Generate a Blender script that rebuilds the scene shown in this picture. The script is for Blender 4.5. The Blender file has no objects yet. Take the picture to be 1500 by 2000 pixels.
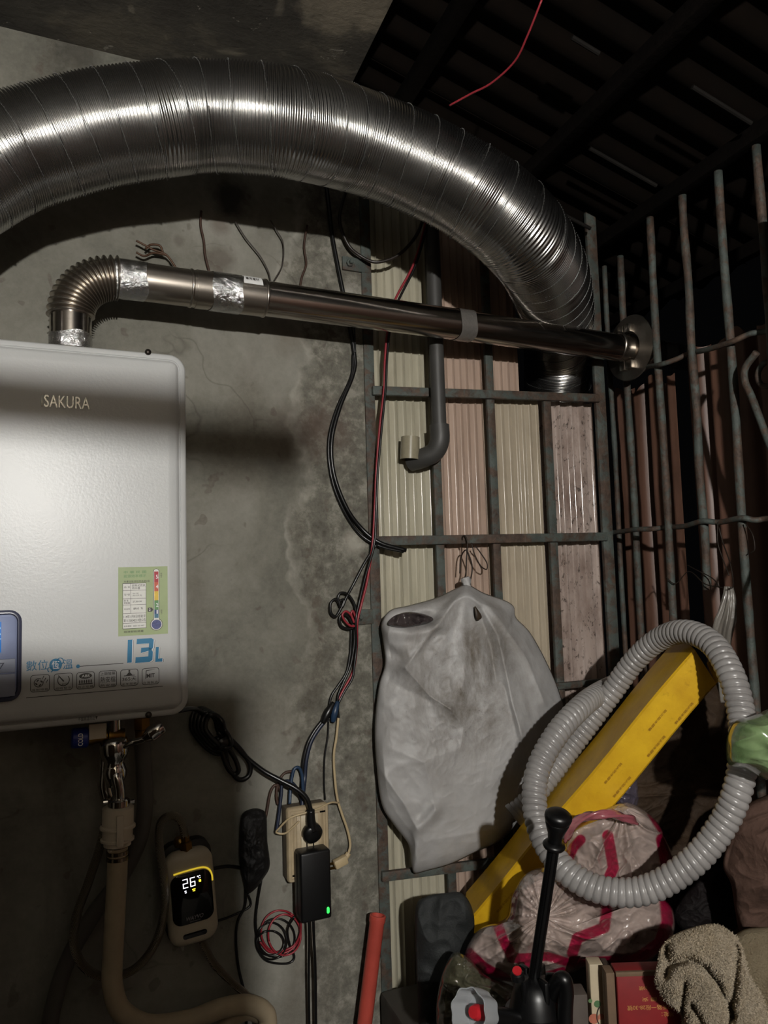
import bpy, bmesh, math, random
from mathutils import Vector, Matrix, noise

# ------------------------------------------------------------------ camera, world, exposure
scn = bpy.context.scene
COL = scn.collection
R = math.radians
YAW, PITCH, ROLL = R(20.0), R(4.8), 0.03
FPX, CX, CY = 1500.0, 750.0, 1000.0
CAM = Vector((0, 0, 1.45))
Fwd = Vector((math.sin(YAW) * math.cos(PITCH), math.cos(YAW) * math.cos(PITCH), math.sin(PITCH)))
r0 = Vector((math.cos(YAW), -math.sin(YAW), 0))
u0 = r0.cross(Fwd)
Rgt = r0 * math.cos(ROLL) - u0 * math.sin(ROLL)
Upv = r0 * math.sin(ROLL) + u0 * math.cos(ROLL)
cd = bpy.data.cameras.new('camera')
cam = bpy.data.objects.new('camera', cd)
COL.objects.link(cam)
cd.sensor_fit = 'VERTICAL'
cd.sensor_height = 36
cd.lens = 36 * FPX / 2000
cd.clip_start = 0.02
m = Matrix((Rgt, Upv, -Fwd)).transposed().to_4x4()
m.translation = CAM
cam.matrix_world = m
scn.camera = cam

w = bpy.data.worlds.new('world')
scn.world = w
w.use_nodes = True
w.node_tree.nodes['Background'].inputs[0].default_value = (0.9, 0.92, 1.0, 1)
w.node_tree.nodes['Background'].inputs[1].default_value = 0.0009
vs = scn.view_settings
vs.view_transform = 'Standard'
vs.look = 'None'
vs.gamma = 1
vs.use_curve_mapping = False
vs.exposure = 0.28
HEAD = lambda x, z, h: CAM + r0 * x + Vector((math.sin(YAW), math.cos(YAW), 0)) * z + Vector((0, 0, h))
LAMP = HEAD(0.38, -0.95, 0.40)
LAMP_RADIUS = 0.021
LAMP_STRENGTH = 6900.0

# ------------------------------------------------------------------ pixel -> place helpers
def ray(x, y):
    return (Fwd + Rgt * ((x - CX) / FPX) + Upv * ((CY - y) / FPX))

def P(x, y, d):
    return CAM + ray(x, y) * d

def on_plane(x, y, pt, n):
    d = ray(x, y)
    return CAM + d * ((pt - CAM).dot(n) / d.dot(n))

A5 = R(5)
POLE = Vector((0.485, 1.405, 0))
U = Vector((math.cos(A5), math.sin(A5), 0))          # along the concrete wall
N = Vector((math.sin(A5), -math.cos(A5), 0))         # out of the concrete wall
W = Vector((0, 0, 1))
XR = 1.062                                           # right grille plane
YG = 1.405                                           # back grille plane

def PW(x, y, off=0.0):
    return on_plane(x, y, POLE + N * off, N)

def PG(x, y, off=0.0):
    return on_plane(x, y, Vector((0, YG - off, 0)), Vector((0, -1, 0)))

def PR(x, y, off=0.0):
    return on_plane(x, y, Vector((XR - off, 0, 0)), Vector((-1, 0, 0)))

HOFF = 0.17
def PH(x, y, off=0.0):
    return PW(x, y, HOFF + off)

# ------------------------------------------------------------------ materials
def lin(c):
    if isinstance(c, str):
        c = c.lstrip('#')
        c = [int(c[i:i + 2], 16) / 255 for i in (0, 2, 4)]
        c = [v / 12.92 if v <= 0.04045 else ((v + 0.055) / 1.055) ** 2.4 for v in c]
    return (c[0], c[1], c[2], 1)

class NT:
    def __init__(s, name):
        s.m = bpy.data.materials.new(name)
        s.m.use_nodes = True
        s.t = s.m.node_tree
        s.b = s.t.nodes['Principled BSDF']
        s.out = s.t.nodes['Material Output']
    def n(s, typ, **kw):
        nd = s.t.nodes.new('ShaderNode' + typ)
        for k, v in kw.items():
            if k.startswith('_'):
                setattr(nd, k[1:], v)
            else:
                nd.inputs[k.replace('__', ' ')].default_value = v
        return nd
    def l(s, a, b):
        s.t.links.new(a, b)
    def coord(s, kind='pos', scale=(1, 1, 1)):
        if kind == 'pos':
            g = s.n('NewGeometry').outputs['Position']
        else:
            g = s.n('TexCoord').outputs['Object']
        mp = s.n('Mapping')
        mp.inputs['Scale'].default_value = scale
        s.l(g, mp.inputs[0])
        return mp.outputs[0]
    def noise(s, co, scale, detail=6, rough=0.6, dist=0.0):
        nz = s.n('TexNoise')
        nz.inputs['Scale'].default_value = scale
        nz.inputs['Detail'].default_value = detail
        nz.inputs['Roughness'].default_value = rough
        nz.inputs['Distortion'].default_value = dist
        s.l(co, nz.inputs['Vector'])
        return nz.outputs['Fac']
    def ramp(s, fac, stops, interp='LINEAR'):
        r = s.n('ValToRGB')
        r.color_ramp.interpolation = interp
        els = r.color_ramp.elements
        while len(els) < len(stops):
            els.new(0.5)
        for e, (p, c) in zip(els, stops):
            e.position = p
            e.color = lin(c) if not isinstance(c, (int, float)) else (c, c, c, 1)
        s.l(fac, r.inputs[0])
        return r.outputs[0]
    def mix(s, fac, a, b, mode='MIX'):
        mx = s.n('Mix', _data_type='RGBA', _blend_type=mode)
        for sock, v in ((mx.inputs[0], fac), (mx.inputs[6], a), (mx.inputs[7], b)):
            if hasattr(v, 'links'):
                s.l(v, sock)
            elif isinstance(v, (int, float)):
                sock.default_value = v
            else:
                sock.default_value = lin(v)
        return mx.outputs[2]
    def math(s, op, a, b=0.0):
        q = s.n('Math', _operation=op)
        for i, v in enumerate((a, b)):
            if hasattr(v, 'links'):
                s.l(v, q.inputs[i])
            else:
                q.inputs[i].default_value = v
        return q.outputs[0]
    def blob(s, co, p, rad, soft=0.3):
        d = s.n('VectorMath', _operation='DISTANCE')
        s.l(co, d.inputs[0])
        d.inputs[1].default_value = p
        wob = s.math('MULTIPLY', s.math('SUBTRACT', s.noise(co, 28, 4), 0.5), rad * 1.6)
        return s.ramp(s.math('DIVIDE', s.math('ADD', d.outputs['Value'], wob), rad * 2), [(0.5 - soft / 2, 1.0), (0.5 + soft / 2, 0.0)])
    def bump(s, h, strength=0.3, dist=0.01):
        b = s.n('Bump')
        b.inputs['Strength'].default_value = strength
        b.inputs['Distance'].default_value = dist
        s.l(h, b.inputs['Height'])
        s.l(b.outputs[0], s.b.inputs['Normal'])
    def set(s, color=None, rough=None, metal=None, **kw):
        for k, v in (('Base Color', color), ('Roughness', rough), ('Metallic', metal)):
            if v is None:
                continue
            if hasattr(v, 'links'):
                s.l(v, s.b.inputs[k])
            elif k == 'Base Color':
                s.b.inputs[k].default_value = lin(v)
            else:
                s.b.inputs[k].default_value = v
        for k, v in kw.items():
            s.b.inputs[k.replace('_', ' ')].default_value = v
        return s.m

MATS = {}
def simple(name, color, rough=0.5, metal=0.0, var=0.25, scale=30.0, bump=0.0, bscale=None, **kw):
    """principled material with a soft procedural variation of its colour"""
    if name in MATS:
        return MATS[name]
    t = NT(name)
    co = t.coord('pos')
    nz = t.noise(co, scale, 5)
    c = lin(color)
    dark = tuple(v * (1 - var) for v in c[:3])
    lite = tuple(min(1, v * (1 + var * 0.6)) for v in c[:3])
    r = t.n('ValToRGB')
    r.color_ramp.elements[0].position = 0.3
    r.color_ramp.elements[1].position = 0.7
    r.color_ramp.elements[0].color = (*dark, 1)
    r.color_ramp.elements[1].color = (*lite, 1)
    t.l(nz, r.inputs[0])
    if bump:
        t.bump(t.noise(co, bscale or scale * 3, 4), bump, 0.004)
    MATS[name] = t.set(r.outputs[0], rough, metal, **kw)
    return MATS[name]

def emit(name, color, strength):
    if name in MATS:
        return MATS[name]
    t = NT(name)
    t.set('#000000', 0.4)
    t.b.inputs['Emission Color'].default_value = lin(color)
    t.b.inputs['Emission Strength'].default_value = strength
    MATS[name] = t.m
    return t.m

# ------------------------------------------------------------------ mesh helpers
def add(*gs):
    V, F = [], []
    for v, f in gs:
        o = len(V)
        V += list(v)
        F += [tuple(i + o for i in q) for q in f]
    return V, F

def xf(g, M):
    return [M @ Vector(v) for v in g[0]], g[1]

def frame(o, x, y, z):
    M = Matrix((x, y, z)).transposed().to_4x4()
    M.translation = o
    return M

def from_bm(bm):
    bm.verts.ensure_lookup_table()
    bm.verts.index_update()
    g = [v.co.copy() for v in bm.verts], [tuple(v.index for v in f.verts) for f in bm.faces]
    bm.free()
    return g

def box(lo, hi, bev=0.0, seg=2):
    bm = bmesh.new()
    bmesh.ops.create_cube(bm, size=1)
    for v in bm.verts:
        v.co = Vector([lo[i] + (hi[i] - lo[i]) * (v.co[i] + 0.5) for i in range(3)])
    if bev:
        bmesh.ops.bevel(bm, geom=bm.edges[:], offset=bev, segments=seg, affect='EDGES', profile=0.5)
    return from_bm(bm)

def rrect(w, h, r, k=6):
    pts = []
    for cx, cy, a in ((w / 2 - r, h / 2 - r, 0), (-w / 2 + r, h / 2 - r, 90), (-w / 2 + r, -h / 2 + r, 180), (w / 2 - r, -h / 2 + r, 270)):
        for i in range(k + 1):
            t = R(a + 90 * i / k)
            pts.append((cx + r * math.cos(t), cy + r * math.sin(t)))
    return pts

def plate(w, h, r, levels, k=6, caps=True):
    """stack of rounded rectangles; levels = [(inset, depth y)]; in local x,z with y out of the wall"""
    V, F = [], []
    n = 4 * (k + 1)
    for ins, y in levels:
        for x, z in rrect(w - 2 * ins, h - 2 * ins, max(r - ins, 0.0005), k):
            V.append(Vector((x, y, z)))
    for j in range(len(levels) - 1):
        for i in range(n):
            a, b = j * n + i, j * n + (i + 1) % n
            F.append((a, b, b + n, a + n))
    if caps:
        F.append(tuple(range(n - 1, -1, -1)))
        F.append(tuple(range((len(levels) - 1) * n, len(levels) * n)))
    return V, F

def prism(poly, y0, y1):
    n = len(poly)
    V = [Vector((x, y0, z)) for x, z in poly] + [Vector((x, y1, z)) for x, z in poly]
    F = [(i, (i + 1) % n, (i + 1) % n + n, i + n) for i in range(n)]
    F += [tuple(range(n - 1, -1, -1)), tuple(range(n, 2 * n))]
    return V, F

def lathe(prof, n=24, caps=True):
    """prof = [(radius, z)] about local z"""
    V, F = [], []
    for r, z in prof:
        for i in range(n):
            a = 2 * math.pi * i / n
            V.append(Vector((r * math.cos(a), r * math.sin(a), z)))
    for j in range(len(prof) - 1):
        for i in range(n):
            a, b = j * n + i, j * n + (i + 1) % n
            F.append((a, b, b + n, a + n))
    if caps:
        F.append(tuple(range(n - 1, -1, -1)))
        F.append(tuple(range((len(prof) - 1) * n, len(prof) * n)))
    return V, F

def along(g, a, b, ref=None):
    """place a local-z shape so that z runs from a towards b"""
    z = (Vector(b) - Vector(a)).normalized()
    ref = Vector(ref) if ref is not None else (Vector((0, 0, 1)) if abs(z.z) < 0.9 else Vector((1, 0, 0)))
    x = ref.cross(z).normalized()
    y = z.cross(x)
    return xf(g, frame(Vector(a), x, y, z))

def cyl(a, b, r, n=16, r2=None):
    L = (Vector(b) - Vector(a)).length
    return along(lathe([(r, 0), (r if r2 is None else r2, L)], n), a, b)

def spline(pts, sub=12, closed=False):
    pts = [Vector(p) for p in pts]
    n = len(pts)
    out = []
    rng = range(n) if closed else range(n - 1)
    for i in rng:
        if closed:
            p0, p1, p2, p3 = pts[(i - 1) % n], pts[i], pts[(i + 1) % n], pts[(i + 2) % n]
        else:
            p1, p2 = pts[i], pts[i + 1]
            p0 = pts[i - 1] if i else p1 * 2 - p2
            p3 = pts[i + 2] if i + 2 < n else p2 * 2 - p1
        for k in range(sub):
            t = k / sub
            out.append(0.5 * ((2 * p1) + (p2 - p0) * t + (2 * p0 - 5 * p1 + 4 * p2 - p3) * t * t + (3 * p1 - p0 - 3 * p2 + p3) * t ** 3))
    if not closed:
        out.append(pts[-1])
    return out

def resample(pts, step):
    out = [pts[0]]
    acc = 0.0
    for a, b in zip(pts, pts[1:]):
        L = (b - a).length
        d = step - acc
        while d <= L:
            out.append(a.lerp(b, d / L))
            d += step
        acc = L - (d - step)
    return out

def frames(pts, up=None):
    n = len(pts)
    T = []
    for i in range(n):
        t = (pts[min(i + 1, n - 1)] - pts[max(i - 1, 0)])
        T.append(t.normalized() if t.length > 1e-9 else Vector((0, 0, 1)))
    ref = Vector(up) if up else (Vector((0, 0, 1)) if abs(T[0].z) < 0.9 else Vector((1, 0, 0)))
    x = (ref - T[0] * ref.dot(T[0])).normalized()
    out = []
    for i in range(n):
        if i:
            x = (x - T[i] * x.dot(T[i])).normalized()
        out.append((pts[i], x, T[i].cross(x), T[i]))
    return out

def tube(pts, r, n=10, caps=True, rf=None):
    """tube along a dense point list; rf(s, theta) overrides the radius"""
    fr = frames(pts)
    V, F = [], []
    s = 0.0
    for j, (p, x, y, t) in enumerate(fr):
        if j:
            s += (p - fr[j - 1][0]).length
        for i in range(n):
            a = 2 * math.pi * i / n
            rr = rf(s, a) if rf else r
            V.append(p + (x * math.cos(a) + y * math.sin(a)) * rr)
    for j in range(len(fr) - 1):
        for i in range(n):
            a, b = j * n + i, j * n + (i + 1) % n
            F.append((a, b, b + n, a + n))
    if caps:
        F.append(tuple(range(n - 1, -1, -1)))
        F.append(tuple(range((len(fr) - 1) * n, len(fr) * n)))
    return V, F

def wire(pts, r, n=7, sub=8):
    return tube(spline(pts, sub), r, n)

def corrugated(o, du, dz, dn, length, height, wave, steps=8, thick=0.0015, top=None, jitter=0.0):
    """corrugated sheet: o lower corner, du across, dz up, dn out; wave(s) = relief"""
    nu = max(2, int(length / wave[0] * steps))
    rows = 6
    V, F = [], []
    for side in (0, 1):
        for j in range(rows + 1):
            for i in range(nu + 1):
                s = length * i / nu
                h = height if top is None else top(s)
                z = h * j / rows
                d = wave[1](s) + jitter * noise.noise(Vector((s * 7, z * 3, length * 50))) - side * thick
                V.append(o + du * s + dz * z + dn * d)
    m1 = (rows + 1) * (nu + 1)
    for j in range(rows):
        for i in range(nu):
            a = j * (nu + 1) + i
            F.append((a, a + 1, a + nu + 2, a + nu + 1))
            a += m1
            F.append((a + nu + 1, a + nu + 2, a + 1, a))
    def strip(idx):
        for p, q in zip(idx, idx[1:]):
            F.append((q, p, p + m1, q + m1))
    strip([i for i in range(nu + 1)])
    strip([rows * (nu + 1) + i for i in range(nu, -1, -1)])
    strip([j * (nu + 1) for j in range(rows, -1, -1)])
    strip([j * (nu + 1) + nu for j in range(rows + 1)])
    return V, F

def obj(name, g, mat, parent=None, smooth=40, attr=None, label=None, cat=None, group=None, kind=None, origin=None):
    V, F = g
    lo = Vector([min(v[i] for v in V) for i in range(3)])
    hi = Vector([max(v[i] for v in V) for i in range(3)])
    c = Vector(origin) if origin is not None else Vector(((lo.x + hi.x) / 2, (lo.y + hi.y) / 2, lo.z))
    me = bpy.data.meshes.new(name)
    me.from_pydata([Vector(v) - c for v in V], [], F)
    me.validate()
    if attr:
        for k, vals in attr.items():
            a = me.attributes.new(k, 'FLOAT', 'POINT')
            a.data.foreach_set('value', vals)
    if smooth is not None:
        me.shade_smooth()
        if smooth < 180:
            me.set_sharp_from_angle(angle=R(smooth))
    me.materials.append(mat)
    o = bpy.data.objects.new(name, me)
    COL.objects.link(o)
    o.location = c
    if parent is not None:
        o.parent = parent
        q = parent
        while q is not None:
            o.location = o.location - q.location
            q = q.parent
    tag(o, label, cat, group, kind)
    return o

def tag(o, label=None, cat=None, group=None, kind=None):
    for k, v in (('label', label), ('category', cat), ('group', group), ('kind', kind)):
        if v:
            o[k] = v
    return o

def thing(name, loc, label=None, cat=None, group=None, kind=None):
    o = bpy.data.objects.new(name, None)
    o.empty_display_size = 0.02
    COL.objects.link(o)
    o.location = loc
    return tag(o, label, cat, group, kind)

_txt = {}
def text(body, offset=0.0, shear=0.0, spacing=1.0, line=1.0):
    """text as a flat mesh, normalised to the box 0..1 x 0..1 (plus its aspect)"""
    if any(ord(ch) > 0x2e80 for ch in body):
        offset = min(offset, 0.003)
    key = (body, offset, shear, spacing, line)
    if key in _txt:
        return _txt[key]
    c = bpy.data.curves.new('t', 'FONT')
    c.body = body
    c.offset = offset
    c.shear = shear
    c.space_character = spacing
    c.space_line = line
    c.resolution_u = 3
    o = bpy.data.objects.new('t', c)
    COL.objects.link(o)
    dg = bpy.context.evaluated_depsgraph_get()
    me = bpy.data.meshes.new_from_object(o.evaluated_get(dg))
    vs_ = [v.co.copy() for v in me.vertices]
    fs_ = [tuple(p.vertices) for p in me.polygons]
    bpy.data.objects.remove(o)
    bpy.data.curves.remove(c)
    bpy.data.meshes.remove(me)
    x0, x1 = min(v.x for v in vs_), max(v.x for v in vs_)
    y0, y1 = min(v.y for v in vs_), max(v.y for v in vs_)
    g = [Vector(((v.x - x0) / (x1 - x0), (v.y - y0) / (y1 - y0), 0)) for v in vs_], fs_
    _txt[key] = g
    return g

def quad_map(g, bl, br, tl, nrm, off=0.0):
    """map a 0..1 x 0..1 flat mesh to the parallelogram bl, br, tl"""
    ex, ey = br - bl, tl - bl
    return [bl + ex * v[0] + ey * v[1] + nrm * off for v in g[0]], g[1]

SQ = ([Vector((0, 0, 0)), Vector((1, 0, 0)), Vector((1, 1, 0)), Vector((0, 1, 0))], [(0, 1, 2, 3)])

def catmull2(poly, n):
    """closed outline resampled to n points by length"""
    d = spline([Vector((p[0], p[1], 0)) for p in poly], 10, True)
    d.append(d[0].copy())
    L = [0.0]
    for a, b in zip(d, d[1:]):
        L.append(L[-1] + (b - a).length)
    out = []
    j = 0
    for i in range(n):
        t = L[-1] * i / n
        while L[j + 1] < t:
            j += 1
        k = (t - L[j]) / max(L[j + 1] - L[j], 1e-9)
        out.append(d[j].lerp(d[j + 1], k))
    return out

def pillow(outline, center, depth, tf, tb, disp, nth=160, nt=40, power=0.5, lateral=0.0, attr=None):
    """a stuffed, closed shape: outline (pixels) taken at its own depth, bulging tf towards the camera and tb away.
    depth may be a function of the pixel. disp(px, py, t) -> metres along the view, attr(px, py) -> float"""
    o = catmull2(outline, nth)
    dep = depth if callable(depth) else (lambda x, y: depth)
    V, A, F = [], [], []
    c = Vector((center[0], center[1], 0))
    def put(q, t, side):
        b = (1 - t * t) ** power if t < 1 else 0.0
        th = -tf if side == 0 else tb
        dd = disp(q.x, q.y, t) if side == 0 else 0.0
        ed = min(1.0, (1 - t) * 12)
        lx = lateral * noise.noise(Vector((q.x * 0.03, q.y * 0.03, 7.7)))
        ly = lateral * noise.noise(Vector((q.x * 0.03, q.y * 0.03, 3.1)))
        V.append(P(q.x + lx, q.y + ly, dep(q.x, q.y) + th * b - dd * ed))
        A.append(attr(q.x, q.y) if attr else 0.0)
    put(c, 0, 0)
    for j in range(1, nt + 1):
        t = j / nt
        for i in range(nth):
            put(c.lerp(o[i], t), t, 0)
    for i in range(nth):
        F.append((0, 1 + (i + 1) % nth, 1 + i))
    for j in range(nt - 1):
        for i in range(nth):
            a, b = 1 + j * nth + i, 1 + j * nth + (i + 1) % nth
            F.append((a, b, b + nth, a + nth))
    nb = 8
    last = 1 + (nt - 1) * nth
    prev = last
    for j in range(nb - 1, 0, -1):
        st = len(V)
        t = j / nb
        for i in range(nth):
            put(c.lerp(o[i], t), t, 1)
        for i in range(nth):
            a, b = i, (i + 1) % nth
            F.append((prev + a, prev + b, st + b, st + a))
        prev = st
    ci = len(V)
    put(c, 0, 1)
    for i in range(nth):
        F.append((prev + i, prev + (i + 1) % nth, ci))
    return (V, F), A

def seg_dist(x, y, pl):
    best = 1e9
    for (ax, ay), (bx, by) in zip(pl, pl[1:]):
        dx, dy = bx - ax, by - ay
        t = max(0, min(1, ((x - ax) * dx + (y - ay) * dy) / (dx * dx + dy * dy + 1e-9)))
        best = min(best, math.hypot(x - ax - dx * t, y - ay - dy * t))
    return best

def nz(x, y, f, z=0.0):
    return noise.noise(Vector((x * f, y * f, z)))

def rid(x, y, f, z=0.0):
    return 1 - abs(noise.noise(Vector((x * f, y * f, z)))) * 2
# ------------------------------------------------------------------ structural materials
def concrete_mat():
    t = NT('concrete')
    co = t.coord('pos')
    big = t.noise(co, 3.2, 6, 0.6, 0.4)
    mid = t.noise(co, 14, 8, 0.68, 0.3)
    fine = t.noise(co, 90, 6, 0.7)
    base = t.ramp(big, [(0.30, '#46463f'), (0.5, '#706e64'), (0.68, '#8a887f')])
    # weathered, crumbling band next to the steel frame (it belongs to the wall, not to the light)
    sx = t.n('SeparateXYZ')
    t.l(t.coord('pos'), sx.inputs[0])
    xr = t.math('ADD', sx.outputs['X'], t.math('MULTIPLY', t.math('SUBTRACT', t.noise(co, 6, 4), 0.5), 0.22))
    edge = t.math('MULTIPLY', t.math('SUBTRACT', xr, 0.33), 6.0)
    band = t.ramp(edge, [(0.0, 0.0), (0.22, 0.9), (1.0, 1.0)])
    rim = t.ramp(edge, [(0.0, 0.0), (0.06, 1.0), (0.2, 0.0)])
    rough = t.ramp(t.noise(co, 30, 9, 0.72, 0.1), [(0.36, '#3f3c34'), (0.5, '#605d53'), (0.62, '#8d8a7f')])
    c = t.mix(t.math('MULTIPLY', band, 0.85), base, rough)
    c = t.mix(t.math('MULTIPLY', rim, t.ramp(mid, [(0.4, 0.0), (0.6, 0.5)])), c, '#a9a69b')
    flk = t.ramp(t.noise(t.coord('pos', (1, 1, 0.35)), 42, 3, 0.5), [(0.735, 0.0), (0.75, 1.0)])
    c = t.mix(t.math('MULTIPLY', flk, 0.7), c, '#c6c3ba')
    stain = t.ramp(t.noise(t.coord('pos', (1.0, 1.0, 0.35)), 5.5, 5, 0.55, 0.6), [(0.52, 0.0), (0.7, 1.0)])
    c = t.mix(t.math('MULTIPLY', stain, 0.55), c, '#4c4438')
    spots = t.ramp(t.noise(co, 26, 2, 0.5, 0.2), [(0.66, 0.0), (0.69, 1.0)])
    c = t.mix(t.math('MULTIPLY', spots, 0.45), c, '#4a3d33')
    c = t.mix(t.math('MULTIPLY', t.math('SUBTRACT', fine, 0.35), 0.5), c, '#a5a297')
    for (x, y, rad, k, cc) in ((432, 505, 0.022, 0.55, '#4a3e35'), (402, 500, 0.010, 0.4, '#51443a'), (452, 385, 0.035, 0.8, '#1d1916'), (430, 440, 0.016, 0.5, '#5a4a40'), (350, 470, 0.008, 0.4, '#4a3e35'),
                           (640, 840, 0.05, 0.45, '#4b352b'), (570, 850, 0.05, 0.35, '#4b352b'), (680, 590, 0.03, 0.4, '#b4b1a8'), (160, 110, 0.03, 0.5, '#33302a'), (560, 640, 0.04, 0.3, '#55432f'), (690, 1060, 0.02, 0.6, '#b0aca0')):
        c = t.mix(t.math('MULTIPLY', t.blob(co, PW(x, y), rad, 0.5), k), c, cc)
    # hairline cracks
    vo = t.n('TexVoronoi', _feature='DISTANCE_TO_EDGE')
    vo.inputs['Scale'].default_value = 3.1
    dis = t.n('Mix', _data_type='VECTOR')
    dis.inputs[0].default_value = 0.12
    t.l(co, dis.inputs[4])
    nzc = t.n('TexNoise')
    nzc.inputs['Scale'].default_value = 9
    t.l(co, nzc.inputs['Vector'])
    t.l(nzc.outputs['Color'], dis.inputs[5])
    t.l(dis.outputs[1], vo.inputs['Vector'])
    crack = t.ramp(vo.outputs['Distance'], [(0.0, 1.0), (0.006, 0.0)])
    keep = t.ramp(t.noise(co, 2.3, 2), [(0.52, 0.0), (0.58, 1.0)])
    c = t.mix(t.math('MULTIPLY', t.math('MULTIPLY', crack, keep), 0.38), c, '#3b352c')
    t.set(c, 0.85)
    h = t.math('ADD', t.math('MULTIPLY', mid, t.math('ADD', 0.25, band)), t.math('MULTIPLY', fine, 0.25))
    t.bump(h, 0.5, 0.008)
    return t.m

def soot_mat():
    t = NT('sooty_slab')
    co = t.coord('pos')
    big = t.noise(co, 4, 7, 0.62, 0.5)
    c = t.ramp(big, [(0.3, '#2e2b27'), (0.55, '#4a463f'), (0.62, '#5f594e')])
    peel = t.ramp(t.noise(co, 3.1, 5, 0.6, 0.8), [(0.60, 0.0), (0.63, 1.0)])
    c = t.mix(t.math('MULTIPLY', peel, 0.8), c, '#7d7668')
    chip = t.ramp(t.noise(co, 22, 5, 0.7, 1.0), [(0.66, 0.0), (0.68, 1.0)])
    c = t.mix(t.math('MULTIPLY', chip, 0.7), c, '#9b968b')
    zc = PW(320, 130).z
    for (x, y, rad) in ((700, 10, 0.06), (650, 20, 0.05), (740, 40, 0.03)):
        c = t.mix(t.math('MULTIPLY', t.blob(co, on_plane(x, y, Vector((0, 0, zc)), W), rad, 0.25), 0.75), c, '#857c6c')
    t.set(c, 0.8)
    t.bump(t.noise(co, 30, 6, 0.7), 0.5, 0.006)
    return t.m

def sheet_mat(name, a, b, dirt='#5b4f3f', amount=0.5, rough=0.3, spots=0.0):
    t = NT(name)
    co = t.coord('pos', (9, 9, 1.1))
    stripes = t.noise(co, 3.0, 5, 0.6)
    c = t.ramp(stripes, [(0.2, a), (0.8, b)])
    blot = t.ramp(t.noise(t.coord('pos', (1, 1, 0.5)), 14, 6, 0.65), [(0.48, 0.0), (0.75, 1.0)])
    c = t.mix(t.math('MULTIPLY', blot, amount), c, dirt)
    if spots:
        sp = t.ramp(t.noise(t.coord('pos', (1, 1, 0.6)), 90, 6, 0.75, 0.3), [(0.56, 0.0), (0.64, 1.0)])
        c = t.mix(t.math('MULTIPLY', sp, spots), c, '#1c140f')
    t.set(c, rough)
    t.bump(t.noise(t.coord('pos', (1, 1, 0.3)), 40, 4), 0.12, 0.004)
    return t.m

def painted_steel():
    t = NT('painted_rusty_steel')
    co = t.coord('pos')
    paint = t.ramp(t.noise(co, 18, 5), [(0.3, '#383e3a'), (0.7, '#555d58')])
    rust = t.ramp(t.noise(co, 55, 6, 0.7), [(0.3, '#2a211c'), (0.7, '#5d4a3d')])
    f = t.ramp(t.noise(co, 24, 7, 0.72, 0.4), [(0.44, 0.0), (0.55, 1.0)])
    c = t.mix(f, paint, rust)
    t.set(c, 0.65, 0.0)
    t.bump(t.noise(co, 130, 5, 0.7), 0.6, 0.003)
    return t.m

M_CON = concrete_mat()
M_SOOT = soot_mat()
M_STEEL = painted_steel()
M_SHEET_A = sheet_mat('cream_sheet', '#999482', '#c0baa6', amount=0.22, rough=0.2)
M_SHEET_B = sheet_mat('pink_beige_sheet', '#9b8678', '#bfa898', amount=0.22, rough=0.2)
M_SHEET_C = sheet_mat('beige_sheet', '#9a8f7d', '#b8ab97', amount=0.25, rough=0.22)
M_SHEET_D = sheet_mat('rust_spotted_sheet', '#908077', '#c0b0a7', '#54392d', 0.75, 0.13, spots=0.8)
M_BROWN = sheet_mat('brown_sheet', '#563b2b', '#75564a', '#2f1e14', 0.45, 0.45)
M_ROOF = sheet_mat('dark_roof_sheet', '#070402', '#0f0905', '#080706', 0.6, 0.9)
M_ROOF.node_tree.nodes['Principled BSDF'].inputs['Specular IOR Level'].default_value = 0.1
M_ROOM = simple('dingy_plaster', '#443d30', 0.85, scale=5, bump=0.3)
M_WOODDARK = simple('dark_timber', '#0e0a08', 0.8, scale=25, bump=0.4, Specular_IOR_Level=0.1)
M_FLOOR = simple('stained_cement', '#4b4740', 0.8, scale=7, bump=0.4)

# ------------------------------------------------------------------ room shell
FW = frame(POLE, U, -N, W)             # local y points INTO the wall here
ZC = PW(320, 130).z                    # underside of the slab
XS = 0.440                    # free edge of the slab
ZB = 0.30                              # lower end of sheets and grilles
obj('wall_left', xf(box((-1.95, 0, 0), (0.004, 0.14, ZC)), FW), M_CON, smooth=None, kind='structure',
    label='grey stained concrete wall behind the water heater')
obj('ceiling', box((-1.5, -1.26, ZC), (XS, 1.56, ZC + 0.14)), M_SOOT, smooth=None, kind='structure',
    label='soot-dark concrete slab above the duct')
obj('floor', box((-1.5, -1.4, -0.1), (1.35, 1.75, 0)), M_FLOOR, smooth=None, kind='structure', label='stained cement floor')
obj('wall_rear', box((-1.5, -1.26, 0), (1.35, -1.14, 2.6)), M_ROOM, smooth=None, kind='structure', label='dingy plaster wall behind the viewer')
obj('wall_side', box((-1.5, -1.14, 0), (-1.38, 1.2, ZC)), M_ROOM, smooth=None, kind='structure', label='dingy plaster wall at the far left')

# low cement ledge the pile of things rests on
ZL = P(1000, 2000, 1.2).z - 0.05
obj('floor_ledge', box((0.47, 0.42, 0), (1.02, 1.395, ZL), 0.01), M_FLOOR, kind='structure', label='low cement ledge under the pile of bags')

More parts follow.
